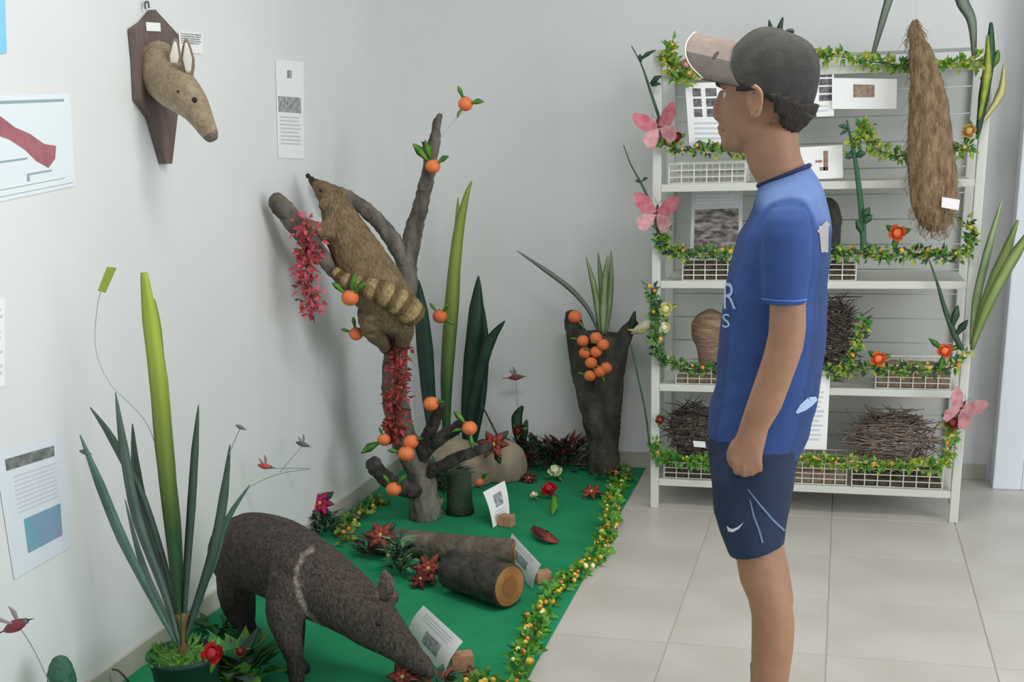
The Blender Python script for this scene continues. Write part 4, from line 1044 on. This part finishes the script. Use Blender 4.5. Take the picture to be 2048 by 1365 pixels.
log_thing('fallen_log', 'grey-brown bark log lying behind the cut log', L1a, L1b, .048, .050, mat('brown_bark', (84, 76, 66), .95, (112, 102, 90), 16, bump=.9, bscale=50))
# ---- mossy stump beside the tree
st_ = MB(); c = FM(920, 1026); rings = []
for i, (z, r) in enumerate(((MZ, .058), (.05, .053), (.11, .050), (.17, .050), (.176, .046))):
    rings.append([Vector((c.x+r*math.cos(j*.3142)*(1+.08*noise.noise(Vector((j*.7, i, 2)))), c.y+r*math.sin(j*.3142), z)) for j in range(20)])
tag(st_.loft(rings).build('mossy_stump', mat('moss_bark', (46, 70, 50), .95, (66, 72, 58), 20, bump=.8, bscale=60), smooth=True), 'short dark mossy stump right of the tree base', 'stump')
# ---- beige rock mound
mb_ = MB(); c = FM(925, 935)
c0 = PY(915, 905, 4.92); c1 = PY(1005, 900, 5.0)
mb_.ell(Vector((c0.x, 4.92, .075)), (.165, .13, .125)); mb_.ell(Vector((c0.x-.10, 4.95, .09)), (.10, .10, .14)); mb_.ell(Vector((c1.x, 5.02, .06)), (.10, .10, .12))
o = organic('rock', mb_, mat('beige_rock', (148, 136, 116), .9, (128, 114, 98), 6, bump=.3, bscale=30), None, .009, 3, None, lambda co: .012*noise.noise(co*9), origin=(c0.x, 4.95, MZ))
for v in o.data.vertices:
    if v.co.z < 0: v.co.z = 0
tag(o, 'large smooth beige rock behind the tree on the mat', 'rock')
# ---- stump planter with oranges and pale leaves
sb = FM(1208, 945)
stp = thing('stump_planter', 'dark forked tree stump planter by the back wall', 'stump', sb)
YP = sb.y
def sp3(*a): return [PY(x, y, YP+dy) for x, y, dy in a]
pm = MB()
pm.tube([Vector((sb.x-.01, YP, MZ))]+sp3((1200,880,0),(1186,800,0),(1168,730,0),(1156,680,0),(1146,645,0),(1140,622,0)), [.062, .058, .066, .062, .050, .038, .018], 16, sub=4)
pm.tube([Vector((sb.x+.015, YP, MZ))]+sp3((1216,880,0),(1220,800,0),(1226,730,0),(1240,690,0),(1256,662,0),(1272,640,0)), [.055, .05, .054, .056, .040, .030, .014], 16, sub=4)
pm.tube(sp3((1200,860,.01),(1200,760,.01),(1204,668,.01)), [.05, .09, .095], 18, sub=4)
organic('stump', pm, mat('charcoal_bark', (52, 50, 46), .95, (84, 80, 74), 18, bump=1.0, bscale=40, stretch=(1, 1, .4)), stp, .007, 2, None, bark_disp)
pl = thing('planter_leaves', 'pale green strap leaves growing from the stump planter', 'plant', PY(1203, 668, YP))
for pts, wd, m_ in (((( 1206,670,-.02),(1207,620,-.03),(1210,560,-.03),(1216,510,-.02)), (.02,.036,.03,.004), M_leafp), (((1202,670,-.01),(1196,620,-.02),(1186,565,-.03),(1172,515,-.03)), (.018,.03,.026,.004), M_leafp), (((1210,670,0),(1218,610,0),(1222,555,0),(1222,500,0)), (.018,.03,.024,.004), M_leafp), (((1200,670,.02),(1204,600,.03),(1200,545,.04),(1196,505,.04)), (.018,.028,.02,.004), mat('leaf_mid', (140,168,110), .5, trans=.2)),
                    (((1198,668,.0),(1180,625,-.02),(1145,582,-.05),(1090,540,-.07),(1034,502,-.08)), (.01,.018,.024,.020,.003), mat('grey_strap', (112,122,116), .6))):
    MB().blade(sp3(*pts), wd, (1, 0, .2)).build('leaf', m_, pl, True)
# calla at the right prong
cl = thing('artificial_calla', 'cream and yellow bloom on the right prong of the stump planter', 'flower', PY(1268, 668, YP-.03))
def cone(p0, p1, r, m_, nm, par):
    p0, p1 = Vector(p0), Vector(p1)
    MB().tube([p0, p0.lerp(p1, .35), p0.lerp(p1, .75), p1], [.004, r*.8, r, r*.35], 12, sub=3, flat=.6).build(nm, m_, par, True)
cone(PY(1262, 668, YP-.03), PY(1304, 646, YP-.06), .040, M_cream, 'bloom', cl)
cone(PY(1256, 660, YP-.04), PY(1292, 664, YP-.07), .016, mat('yellow_petal', (206, 194, 110), .6), 'bloom', cl)
MB().blade(sp3((1262,660,-.03),(1266,640,-.04),(1270,622,-.04)), (.01, .03, .004), (1, 0, 0)).build('leaf', M_leafd, cl, True)

# ---- tangerines
fruit_me = None
def tangerine(label, p, r=.024, leaves=(), group=None, m_=M_orange):
    p = Vector(p); t = thing('artificial_orange', label, 'fruit', p-Vector((0, 0, r)), group)
    MB().ell(p, (r, r, r*.92), nu=18, nv=12).build('peel', m_, t, True)
    MB().ell(p+Vector((0, -.2*r, r*.93)), (r*.14, r*.14, r*.06), nu=8, nv=5).build('stalk_end', M_vine, t, True)
    for dx, dz, L in leaves:
        d = Vector((dx, -.25, dz)).normalized()
        MB().blade([p+d*r*.7, p+d*(r+L*.5)+Vector((0, -.004, .004)), p+d*(r+L)], [.006, L*.42, .002], d.cross(Vector((0, -1, .2)))).build('leaf', M_leafg, t, True)
    return t
lf3 = ((-.6, .8, .045), (1, .1, .045), (.4, 1, .035))
tangerine('orange fruit with leaves on a wire above the tree tip', PY(931, 208, 4.38), .027, ((-.35, 1, .04), (1, .05, .05), (-.5, -.8, .03)))
ow = [o for o in SCN.collection.objects if o.name == 'artificial_orange'][0]
MB().tube(px3((926,226,4.38),(905,245,4.39),(878,280,4.385)), .0012, 5, sub=3).build('wire', mat('fruit_wire', (170, 170, 168), .6), ow)
tangerine('orange fruit near the top of the tall tree branch', PY(866, 333, 4.34), .027, ((-.2, 1, .07), (1, .5, .05), (-1, 1.2, .08)))
tangerine('orange fruit on the tail of the coati', PY(700, 596, 3.95), .030, ((.4, 1, .07), (-.6, .6, .05), (1, .8, .06)))
tangerine('orange fruit hanging left of the coati hind leg', PY(712, 668, 4.12), .026, ((0, 1, .04), (-1, .3, .03)))
tangerine('orange fruit on the yellow-green leaf right of the coati', PY(880, 633, 5.10), .033, ((1, -.5, .05), (-.6, .9, .04), (.7, .8, .05)))
tangerine('orange fruit on the upper stub of the tree base', PY(862, 808, 4.22), .029, ((1, .2, .03),))
tangerine('orange fruit on the right stub of the tree base', PY(939, 857, 4.24), .029, ((-.8, 1, .06), (.2, -1, .05), (-1, -.2, .04)))
tangerine('leftmost orange fruit of three at the foot of the trunk', PY(768, 880, 4.22), .025, ((-1, -.6, .08), (-.2, 1, .03)))
tangerine('upper right orange fruit of three at the foot of the trunk', PY(822, 884, 4.20), .029, ((1, .3, .03),))
tangerine('lowest orange fruit of three at the foot of the trunk', PY(812, 908, 4.16), .031, ((-1, .2, .04),))
tangerine('orange fruit at the lower left stub of the tree', PY(787, 979, 4.12), .029, ((.9, .9, .06), (-.5, .9, .04)))
tangerine('orange fruit lying on the mat right of the mossy stump', FM(956, 963, MZ+.026), .026, ((.8, .6, .04),))
tangerine('orange fruit on the left prong of the stump planter', PY(1150, 634, YP-.035), .030, ((.7, -.8, .04),))
CLN = ('top left', 'topmost', 'top right', 'left middle', 'central', 'lower central', 'rightmost', 'lower right', 'lowest')
for k, (x, y) in enumerate(((1166,682),(1192,676),(1206,690),(1170,706),(1192,704),(1182,726),(1212,736),(1200,744),(1180,752))):
    tangerine(CLN[k]+' orange fruit of the stump planter cluster', PY(x, y, YP-.118-.006*(k % 3)), .0265, ((.5, -1, .025),) if k % 2 else ((-1, .2, .03),), 'orange cluster on the stump planter')

# ---- flower sprays on the tree
def spray(name, label, pts, n, rad, size, mats, seed, cat='flower'):
    rr = random.Random(seed); P, _ = smooth_path([Vector(p) for p in pts], [1]*len(pts), 6)
    t = thing(name, label, cat, P[-1]); MB().tube(P, .003, 5).build('stem', M_vine, t)
    qs = [MB() for _ in mats]
    for k in range(n):
        p = P[rr.randrange(len(P))]; o = Vector((rr.gauss(0, 1), rr.gauss(0, 1)-.5, rr.gauss(0, 1))).normalized()
        leaf_mesh(qs[rr.randrange(len(mats))], p+o*rad*rr.random(), o+Vector((0, 0, -.3)), size*rr.uniform(.6, 1.2), size*.5, (rr.gauss(0, 1), -1, rr.gauss(0, 1)))
    for q, m_ in zip(qs, mats): stuff(q.build('petals', m_, t))
    return t
spray('flower_spray', 'red flower spray wrapped down the tree trunk', px3((800,690,4.29),(796,740,4.28),(794,790,4.28),(792,840,4.28),(788,868,4.28)), 380, .048, .034, [M_pink, M_brick, M_brick], 3)
spray('flower_spray', 'pink flower spray hanging from the low branch by the wall', px3((612,448,3.90),(618,490,3.92),(614,530,3.92),(620,580,3.90),(628,622,3.88)), 330, .042, .032, [M_pink, mat('rose_petal', (196, 92, 112), .6), M_brick], 4)

# ---- snake plant behind the tree
sn = thing('snake_plant', 'tall dark and yellow-green strap leaves behind the tree', 'plant', PY(905, 902, 5.22))
m_y2 = gradmat('bright_strap', (62, 100, 58), .25, (156, 170, 84), 1.0); m_dkl = mat('deep_green_strap', (34, 58, 48), .45, (48, 74, 60), 9)
def s5_(*a): return [PY(x, y, Y) for x, y, Y in a]
for pts, wd, m_ in ((s5_((893,900,5.22),(893,760,5.2),(902,620,5.18),(915,480,5.16),(932,395,5.14),(944,362,5.13)), (.03,.062,.07,.055,.028,.004), m_y2),
                    (s5_((890,900,5.24),(896,760,5.23),(908,600,5.22),(914,480,5.21),(916,395,5.2)), (.03,.05,.055,.04,.004), gradmat('olive_strap', (58, 96, 56), .3, (150, 164, 90), 1.1)),
                    (s5_((868,900,5.15),(858,800,5.10),(850,700,5.06),(842,620,5.03),(836,560,5.02)), (.035,.072,.085,.07,.01), m_dkl),
                    (s5_((930,900,5.20),(934,820,5.18),(944,720,5.16),(953,620,5.15),(957,552,5.14)), (.02,.062,.085,.075,.006), m_dkl),
                    (s5_((934,900,5.18),(945,815,5.14),(962,740,5.11),(982,680,5.09),(1010,642,5.08)), (.02,.05,.055,.048,.006), m_dkl),
                    (s5_((946,900,5.22),(962,800,5.22),(968,690,5.22),(966,610,5.22)), (.02,.05,.055,.006), m_dkl)):
    MB().blade(pts, wd, (1, -.2, 0)).build('leaf', m_, sn, True)
MB().tube(s5_((1010,905,5.1),(985,852,5.1),(962,808,5.1)), [.007, .005, .003], 6, sub=3).build('stem', M_barkd, sn, True)
# small dark leaf plant, red bud near the wall
pc = thing('dark_leaf_plant', 'upright dark leaf with red bud by the back wall', 'plant', PY(1042, 905, 5.2))
for pts, wd in ((s5_((1042,900,5.2),(1036,865,5.18),(1034,835,5.17),(1046,812,5.16)), (.01,.05,.05,.01)), (s5_((1044,900,5.2),(1048,865,5.17),(1054,840,5.16)), (.01,.04,.008))):
    MB().blade(pts, wd, (1, 0, .2)).build('leaf', M_leafd, pc, True)
rose('artificial_rose', 'dark red bud below the upright dark leaf', PY(1036, 862, 5.12), .026, M_maroon)

# ---- floor flowers
up_ = (0.1, -.55, .8)
star_flower('artificial_poinsettia', 'magenta poinsettia above the peccary back', FM(640, 1008, .11), .058, mat('magenta_petal', (170, 40, 84), .6, (140, 30, 66), 30), face=(.2, -.8, .6))
rose('artificial_rose', 'white rose at the foot of the tree', FM(870, 1004, .05), .036, M_cream, face=up_)
rose('artificial_rose', 'small white flower left of the tree foot', FM(748, 1004, .03), .014, M_cream, face=up_, n=7)
rose('artificial_rose', 'greenish white rose at the back of the mat', FM(1110, 942, .05), .034, mat('greenish_white_petal', (206, 214, 180), .6), face=up_)
rose('artificial_rose', 'bright red rose on the open mat', FM(1098, 978, .05), .036, M_red, face=up_)
rose('artificial_rose', 'small white bloom beside the bright red rose', FM(1068, 990, .03), .017, M_cream, face=up_, n=7)
star_flower('artificial_leaf_flower', 'flat dusty red leaf flower below the stump planter', FM(1183, 985, .03), .048, M_brick, face=(0, -.5, .9))
star_flower('artificial_leaf_flower', 'brownish red leaf flower on the beige rock', PY(988, 890, 4.82), .068, M_brick, face=(0, -.9, .4))
star_flower('artificial_leaf_flower', 'dull red leaf flower right of the mossy stump', FM(1058, 958, .02), .040, M_maroon, face=(0, -.5, .9), nleaf=5)
star_flower('artificial_poinsettia', 'dusty red poinsettia on the left end of the fallen log', FM(762, 1072, .10), .058, M_brick, face=(0, -.8, .6))
rose('artificial_rose', 'small white bloom in front of the fallen log end', FM(783, 1110, .05), .018, M_cream, face=up_, n=7)
star_flower('artificial_poinsettia', 'red leaf flower left of the cut log', FM(858, 1140, .05), .062, M_brick, face=(0, -.7, .7))
star_flower('artificial_leaf_flower', 'maroon leaf flower in front of the fallen log', FM(842, 1160, .03), .045, M_maroon, face=(0, -.6, .8))
star_flower('artificial_leaf_flower', 'red leaf flower at the bottom by the peccary snout', FM(806, 1356, .03), .050, M_brick, face=(0, -.7, .7))
star_flower('artificial_leaf_flower', 'small red leaf flower beside the wooden block at the front', FM(945, 1352, .02), .030, M_brick, face=(0, -.7, .7), nleaf=1)
rose('artificial_rose', 'red bloom on the rim of the green flower pot', FL(424, 1308, .20), .030, M_red, face=(.2, -.8, .5), nleaf=2)
rose('artificial_rose', 'small dusty red bud right of the green flower pot', FL(481, 1303, .12), .017, M_brick, face=(.2, -.8, .5), n=7)
# fallen leaf on the open mat
lfz = thing('fallen_leaf', 'curled reddish brown leaf lying on the open mat', 'leaf', FM(1085, 1072))
MB().blade([FM(1062, 1056, .025), FM(1082, 1066, .035), FM(1100, 1077, .028), FM(1118, 1084, .012)], [.012, .05, .05, .004], (.3, .9, .2)).build('blade', M_brick, lfz, True)
MB().blade([FM(1066, 1052, .04), FM(1080, 1064, .045), FM(1096, 1080, .02)], [.006, .035, .004], (.6, .7, .4)).build('blade', M_maroon, lfz, True)
# green sprig at the red rose
blade_thing('artificial_leaf', 'lime green leaf pointing forward under the red rose', [([FM(1106, 992, .035), FM(1108, 1012, .03), FM(1104, 1030, .015)], [.01, .036, .004], mat('lime_sprig', (84, 150, 52), .5))], 'leaf', side=(1, 0, .1))
# foliage clumps
def clump(name, label, c, r, n, L, mats, seed, cat='plant', up=.6):
    rr = random.Random(seed); c = Vector(c); t = thing(name, label, cat, c)
    qs = [MB() for _ in mats]
    for k in range(n):
        a = rr.random()*6.283; d = Vector((math.cos(a), math.sin(a), rr.uniform(.2, 1.6)*up)).normalized(); p = c+Vector((math.cos(a)*r[0]*rr.random(), math.sin(a)*r[1]*rr.random(), r[2]*rr.random()))
        leaf_mesh(qs[rr.randrange(len(mats))], p, d, L*rr.uniform(.6, 1.2), L*rr.uniform(.3, .55), (-d.x, -d.y, 1.2))
    for q, m_ in zip(qs, mats):
        q.v = [Vector((v.x, v.y, max(v.z, c.z+.001))) for v in q.v]; stuff(q.build('leaves', m_, t))
    return t
clump('foliage_clump', 'dark foliage clump at the back of the mat left of the planter', FM(1128, 935), (.13, .06, .10), 150, .075, [M_leafd, M_maroon, M_barkd], 31, up=1.0)
clump('foliage_clump', 'dark green foliage clump below the dark red bud', FM(1062, 940), (.10, .06, .12), 130, .07, [M_leafd, M_maroon, M_leafd], 32, up=1.0)
clump('foliage_clump', 'dark foliage in the shade between tree base and mossy stump', FM(890, 985), (.09, .08, .10), 100, .07, [M_leafd], 33, up=1.0)
clump('foliage_clump', 'dark green leaves under the magenta poinsettia', FM(650, 1068), (.05, .05, .07), 50, .06, [M_leafd], 34)
clump('foliage_clump', 'red and green leaves at the foot of the stump planter', FM(1228, 962), (.08, .04, .03), 60, .045, [M_brick, M_leafg, M_leafd], 35)
clump('fern', 'pale green fern in front of the fallen log', FM(802, 1150), (.03, .03, .12), 70, .06, [mat('fern_green', (96, 136, 96), .6), M_leafd], 36)
clump('foliage_clump', 'dark leaves behind the left end of the fallen log', FM(745, 1110), (.05, .05, .05), 50, .05, [M_leafd, M_maroon], 37)
clump('grass_tuft', 'green grass tuft right of the flower pot', FM(478, 1372), (.06, .06, .04), 110, .12, [mat('grass_green', (44, 110, 62), .6), M_leafg, M_leafd], 38, up=1.4)
clump('foliage_clump', 'green leaves low beside the baseboard behind the pot', FM(440, 1268), (.06, .05, .03), 50, .06, [mat('mid_green', (52, 110, 60), .6)], 39)
clump('foliage_clump', 'leafy bits at the bottom of the mat by the front card', FM(870, 1372), (.07, .05, .03), 40, .05, [M_leafd, M_brick], 40)
# ---- floor garlands
def gf(*a): return [FM(x, y, .018) for x, y in a]
garland('yellow and orange berry garland winding along the mat edge', gf((1250,938),(1236,968),(1226,1000),(1222,1040),(1212,1080),(1190,1116),(1150,1148),(1112,1178),(1085,1215),(1074,1255),(1056,1295),(1040,1335),(1024,1372),(1005,1400)), 520, .034, (.035, .035, .016), [M_leafg, mat('leaf_bright', (62, 130, 40), .5, (96, 150, 44), 20)], [(M_yellow, 62), (M_obery, 36), (mat('pale_berry', (232, 220, 150), .5), 26)], seed=51, berry_r=.0085, vr=.004)
garland('berry garland lying along the baseboard left of the tree', gf((762,1000),(735,1018),(705,1036),(688,1062),(694,1082)), 140, .034, (.035, .035, .02), [M_leafg, M_leafy, M_leafd], [(M_yellow, 12), (M_obery, 6)], seed=52, berry_r=.0085)
garland('short berry garland at the bottom front of the mat', gf((990,1355),(965,1362),(930,1380)), 60, .032, (.03, .03, .014), [M_leafg], [(M_yellow, 9), (M_obery, 6)], seed=53, berry_r=.0085)
# ---- name cards with wooden blocks
def block(label, p, s=.05, rz=.3):
    p = Vector(p); R = Matrix.Rotation(rz, 3, 'Z')
    return tag(MB().bevbox(p+Vector((0, 0, s*.4)), (s, s*.7, s*.8), .002, R).build('wooden_block', M_wood), label, 'block')
m_cp = mat('card_photo', (120, 122, 124), .8, (176, 178, 182), 60)
c1_ = [FM(847, 1212, .115), FM(926, 1284, .105), FM(889, 1354), FM(815, 1270)]
sheet('name_card', 'white card with grey picture in front of the peccary snout', 'card', c1_, (c1_[1]-c1_[0]).cross(c1_[3]-c1_[0])*-1, [(.36, .42, .74, .78, m_cp, 'picture')] + lines(.14, .86, .10, .32, 3, m_faint), bow=.010)
block('pale wooden block behind the card at the peccary snout', FM(924, 1340), .062, .5)
c2_ = [FM(1024, 1068, .115), FM(1082, 1130, .105), FM(1066, 1180), FM(1020, 1128)]
sheet('name_card', 'white card with grey picture standing behind the cut log', 'card', c2_, (c2_[1]-c2_[0]).cross(c2_[3]-c2_[0])*-1, [(.25, .30, .7, .62, m_cp, 'picture')] + lines(.14, .86, .08, .24, 2, m_faint), bow=.008)
block('pale wooden block beside the card behind the cut log', FM(1086, 1165), .05, .6)
c3_ = [FM(966, 985, .135), FM(1009, 962, .135), FM(1019, 1036), FM(986, 1056)]
sheet('name_card', 'white card with grey picture standing on the open mat', 'card', c3_, (c3_[1]-c3_[0]).cross(c3_[3]-c3_[0])*-1, [(.32, .2, .72, .55, m_cp, 'picture')] + lines(.2, .85, .64, .86, 3, m_faint), bow=.006)
block('pale wooden block at the foot of the card on open mat', FM(1014, 1052), .055, -.2)
# ---- front left pot plant
pt_ = FL(368, 1308, .18); pot = thing('potted_plant', 'tall strap-leaved plant in a dark green pot at the front', 'potted plant', (pt_.x, pt_.y, MZ))
m_pot = mat('dark_green_pot', (28, 52, 44), .5)
MB().loft([[Vector((pt_.x+r*math.cos(a*.2094), pt_.y+r*math.sin(a*.2094), z)) for a in range(30)] for r, z in ((.066, MZ), (.070, .02), (.088, .168), (.095, .170), (.097, .184), (.090, .184), (.086, .165))]).build('pot', m_pot, pot, True)
MB().loft([[Vector((pt_.x+r*math.cos(a*.3142), pt_.y+r*math.sin(a*.3142), z+.004*noise.noise(Vector((a, r*40, 0))))) for a in range(20)] for r, z in ((.086, .166), (.06, .176), (.03, .182), (.004, .184))]).build('moss', mat('moss', (66, 112, 52), .95, (104, 140, 70), 40, bump=.8, bscale=90), pot, True)
rr = random.Random(5); q = MB()
for k in range(160):
    a = rr.random()*6.283; r = .088*math.sqrt(rr.random()); p = Vector((pt_.x+r*math.cos(a), pt_.y+r*math.sin(a), .176))
    leaf_mesh(q, p, (math.cos(a)*.7, math.sin(a)*.7, rr.uniform(.3, 1)), .03, .008, (0, -1, .3))
stuff(q.build('moss_tufts', M_leafg, pot))
Yp = pt_.y
def pp(*a): return [PY(x, y, Yp+dy) for x, y, dy in a]
bs = (362, 1290, 0)
m_dg = mat('slate_green_leaf', (52, 72, 64), .5, (70, 92, 80), 10); m_gg = mat('grey_green_strap', (92, 112, 104), .5, (70, 92, 82), 8)
m_lime = gradmat('lime_strap', (44, 80, 48), .50, (166, 182, 72), 1.05, trans=.2); m_grn = gradmat('green_strap', (38, 70, 46), .48, (120, 150, 70), 1.0)
LV = [(((362,1292,0),(358,1180,0),(345,1040,.0),(328,900,.02),(318,790,.03),(308,660,.04),(300,600,.05)), (.01,.03,.05,.054,.05,.046,.03), m_grn),
      (((360,1290,-.01),(350,1150,-.02),(332,960,-.02),(315,760,-.02),(300,640,-.01),(288,545,0)), (.01,.03,.045,.05,.046,.020), m_lime),
      (((364,1290,.01),(354,1130,.02),(336,930,.03),(322,760,.04),(312,640,.05)), (.01,.03,.045,.042,.008), m_lime),
      (((360,1290,0),(335,1160,0),(285,1000,.0),(225,880,.0),(180,815,0)), (.012,.026,.032,.026,.003), m_dg),
      (((358,1290,-.02),(330,1190,-.02),(275,1040,-.02),(248,900,-.01),(231,785,0)), (.012,.024,.034,.030,.003), m_gg),
      (((362,1290,.01),(330,1170,.02),(292,1040,.04),(272,940,.05),(265,848,.06)), (.012,.028,.036,.03,.003), m_dg),
      (((356,1295,-.02),(310,1210,-.05),(245,1080,-.07),(200,970,-.08),(160,870,-.09)), (.008,.022,.036,.032,.004), mat('teal_strap', (60, 92, 80), .5, (84, 118, 104), 8)),
      (((364,1290,0),(372,1160,0),(383,1010,.01),(390,900,.01),(397,810,.02)), (.012,.022,.026,.022,.003), m_dg),
      (((366,1290,0),(400,1190,0),(430,1090,.0),(448,990,.01),(460,890,.02)), (.012,.024,.03,.026,.003), m_dg),
      (((366,1292,.02),(395,1200,.04),(425,1130,.06),(455,1040,.08),(500,970,.10)), (.010,.02,.022,.018,.003), MATS['teal_strap']),
      (((358,1294,.03),(330,1230,.05),(285,1130,.07),(250,1000,.09)), (.01,.02,.024,.003), m_gg),
      (((363,1290,.02),(352,1150,.04),(330,980,.05),(322,880,.06)), (.01,.028,.03,.004), m_dg)]
for pts, wd, m_ in LV: MB().blade(pp(*pts), wd, (1, -.1, 0)).build('leaf', m_, pot, True)
MB().tube([Vector((pt_.x, pt_.y, .17))]+pp((362,1285,0),(361,1225,0)), [.012, .013, .020], 10, sub=3).build('stem', mat('brown_stem', (104, 84, 52), .8), pot, True)
MB().tube(pp((345,1040,.02),(300,860,.03),(222,770,.03),(192,700,.03),(194,620,.03),(204,575,.03)), .0012, 5, sub=6).build('wire', mat('thin_wire', (160, 164, 164), .5), pot)
MB().prism(pp((195,582,.03),(210,586,.03),(232,536,.03),(214,534,.03)), (0, .003, 0)).build('lime_tip', m_lime, pot)
# ---- little birds and dragonflies on wires
m_wing2 = mat('gauze_wing', (176, 168, 176), .5, trans=.5); m_grey = mat('grey_feather', (96, 96, 102), .8)
def critter(name, label, p, L, m_, ang, Yd=0, tail=None, wire=None, cat='ornament', wings=True):
    p = Vector(p); d = Vector((math.cos(ang), 0, math.sin(ang))); n = Vector((-math.sin(ang), 0, math.cos(ang)))
    t = thing(name, label, cat, p-n*L*.2)
    MB().tube([p-d*L*.5, p-d*L*.25, p, p+d*L*.25, p+d*L*.42], [L*.05, L*.16, L*.2, L*.15, L*.05], 12, sub=3).build('body', m_, t, True)
    MB().ell(p+d*L*.42, L*.10, nu=10, nv=8).build('head', m_grey, t, True)
    MB().tube([p+d*L*.5, p+d*L*.75-n*L*.04], [L*.03, L*.008], 6).build('beak', m_dark, t, True)
    if tail: MB().blade([p-d*L*.45, p-d*L*.8, p-d*L*tail], [L*.1, L*.14, L*.03], Vector((0, 1, .2))).build('tail', m_grey, t, True)
    if wings:
        for sg in (-1, 1): MB().blade([p+Vector((0, sg*L*.12, L*.1)), p-d*L*.1+n*L*.35+Vector((0, sg*L*.3, 0)), p-d*L*.25+n*L*.62+Vector((0, sg*L*.4, 0))], [L*.08, L*.2, .002], d).build('wing', m_wing2, t, True)
    if wire: MB().tube(wire, .0012, 5, sub=4).build('wire', MATS['thin_wire'], t)
    return t
M_stickw = mat('grey_wire', (120, 120, 126), .6); MATS['thin_wire'] = mat('dull_wire', (128, 130, 134), .6)
PW = PX(530, 935, XW+.10)
critter('bird_ornament', 'small red bird ornament on a wire beside the wall', PX(530, 933, XW+.10), .052, mat('bird_red', (190, 84, 76), .7), -.1, wire=[PX(530, 938, XW+.10), PX(620, 938, XW+.12), PX(560, 948, XW+.10), PX(500, 975, XW+.11), PX(470, 1015, XW+.12), PX(425, 1120, XW+.13), PX(400, 1230, XW+.14)])
critter('bird_ornament', 'small grey bird ornament above the red one', PX(605, 889, XW+.10), .05, m_grey, -.25, wire=[PX(604, 893, XW+.10), PX(585, 915, XW+.10), PX(560, 945, XW+.10)])
critter('dragonfly_ornament', 'dark red dragonfly ornament near the back wall', PY(1032, 755, 5.25), .07, mat('dragonfly_red', (120, 66, 66), .7), .12, wire=[PY(1032, 758, 5.25), PY(1034, 800, 5.24), PY(1040, 900, 5.22)], tail=.9)
critter('dragonfly_ornament', 'dark red dragonfly ornament at the lower left wall', PX(32, 1252, XW+.09), .075, mat('dragonfly_dark', (128, 60, 70), .7), .45, wire=[PX(40, 1256, XW+.09), PX(70, 1305, XW+.10), PX(100, 1370, XW+.12), PX(112, 1410, XW+.13)], tail=.95)
critter('bird_ornament', 'tiny grey bird ornament on the right leaf of the pot plant', PY(481, 855, Yp+.02), .026, m_grey, -.4, wire=[PY(480, 858, Yp+.02), PY(468, 885, Yp+.015), PY(458, 910, Yp+.01)], wings=False)
critter('bird_ornament', 'tiny dark bird ornament on the left leaf of the pot plant', PY(170, 905, Yp-.085), .030, m_grey, -.2, wire=[PY(170, 908, Yp-.085), PY(176, 920, Yp-.084), PY(186, 935, Yp-.083)], wings=False)
# cactus-like plant and twig at the very bottom left
cc_ = PX(122, 1348, XW+.12)
ct = thing('cactus_plant', 'small dark green rounded plant at the bottom left corner', 'plant', (cc_.x, cc_.y, MZ))
organic('leaf_column', MB().tube([Vector((cc_.x, cc_.y, MZ)), cc_+Vector((0, 0, -.06)), cc_, PX(120, 1322, XW+.12), PX(119, 1314, XW+.12)], [.02, .034, .034, .022, .008], 14, sub=3), mat('cactus_green', (40, 82, 66), .6, (62, 104, 84), 40, bump=.6, bscale=60), ct, .004, 1, None, lambda co: .002*noise.noise(co*80))
tag(MB().tube([FM(262, 1375, .0), FM(252, 1358, .04), FM(236, 1342, .06), FM(224, 1340, .062)], [.004, .0035, .003, .002], 6, sub=4).build('dry_twig', M_stick, smooth=True), 'thin hooked twig at the baseboard left of the pot', 'twig')
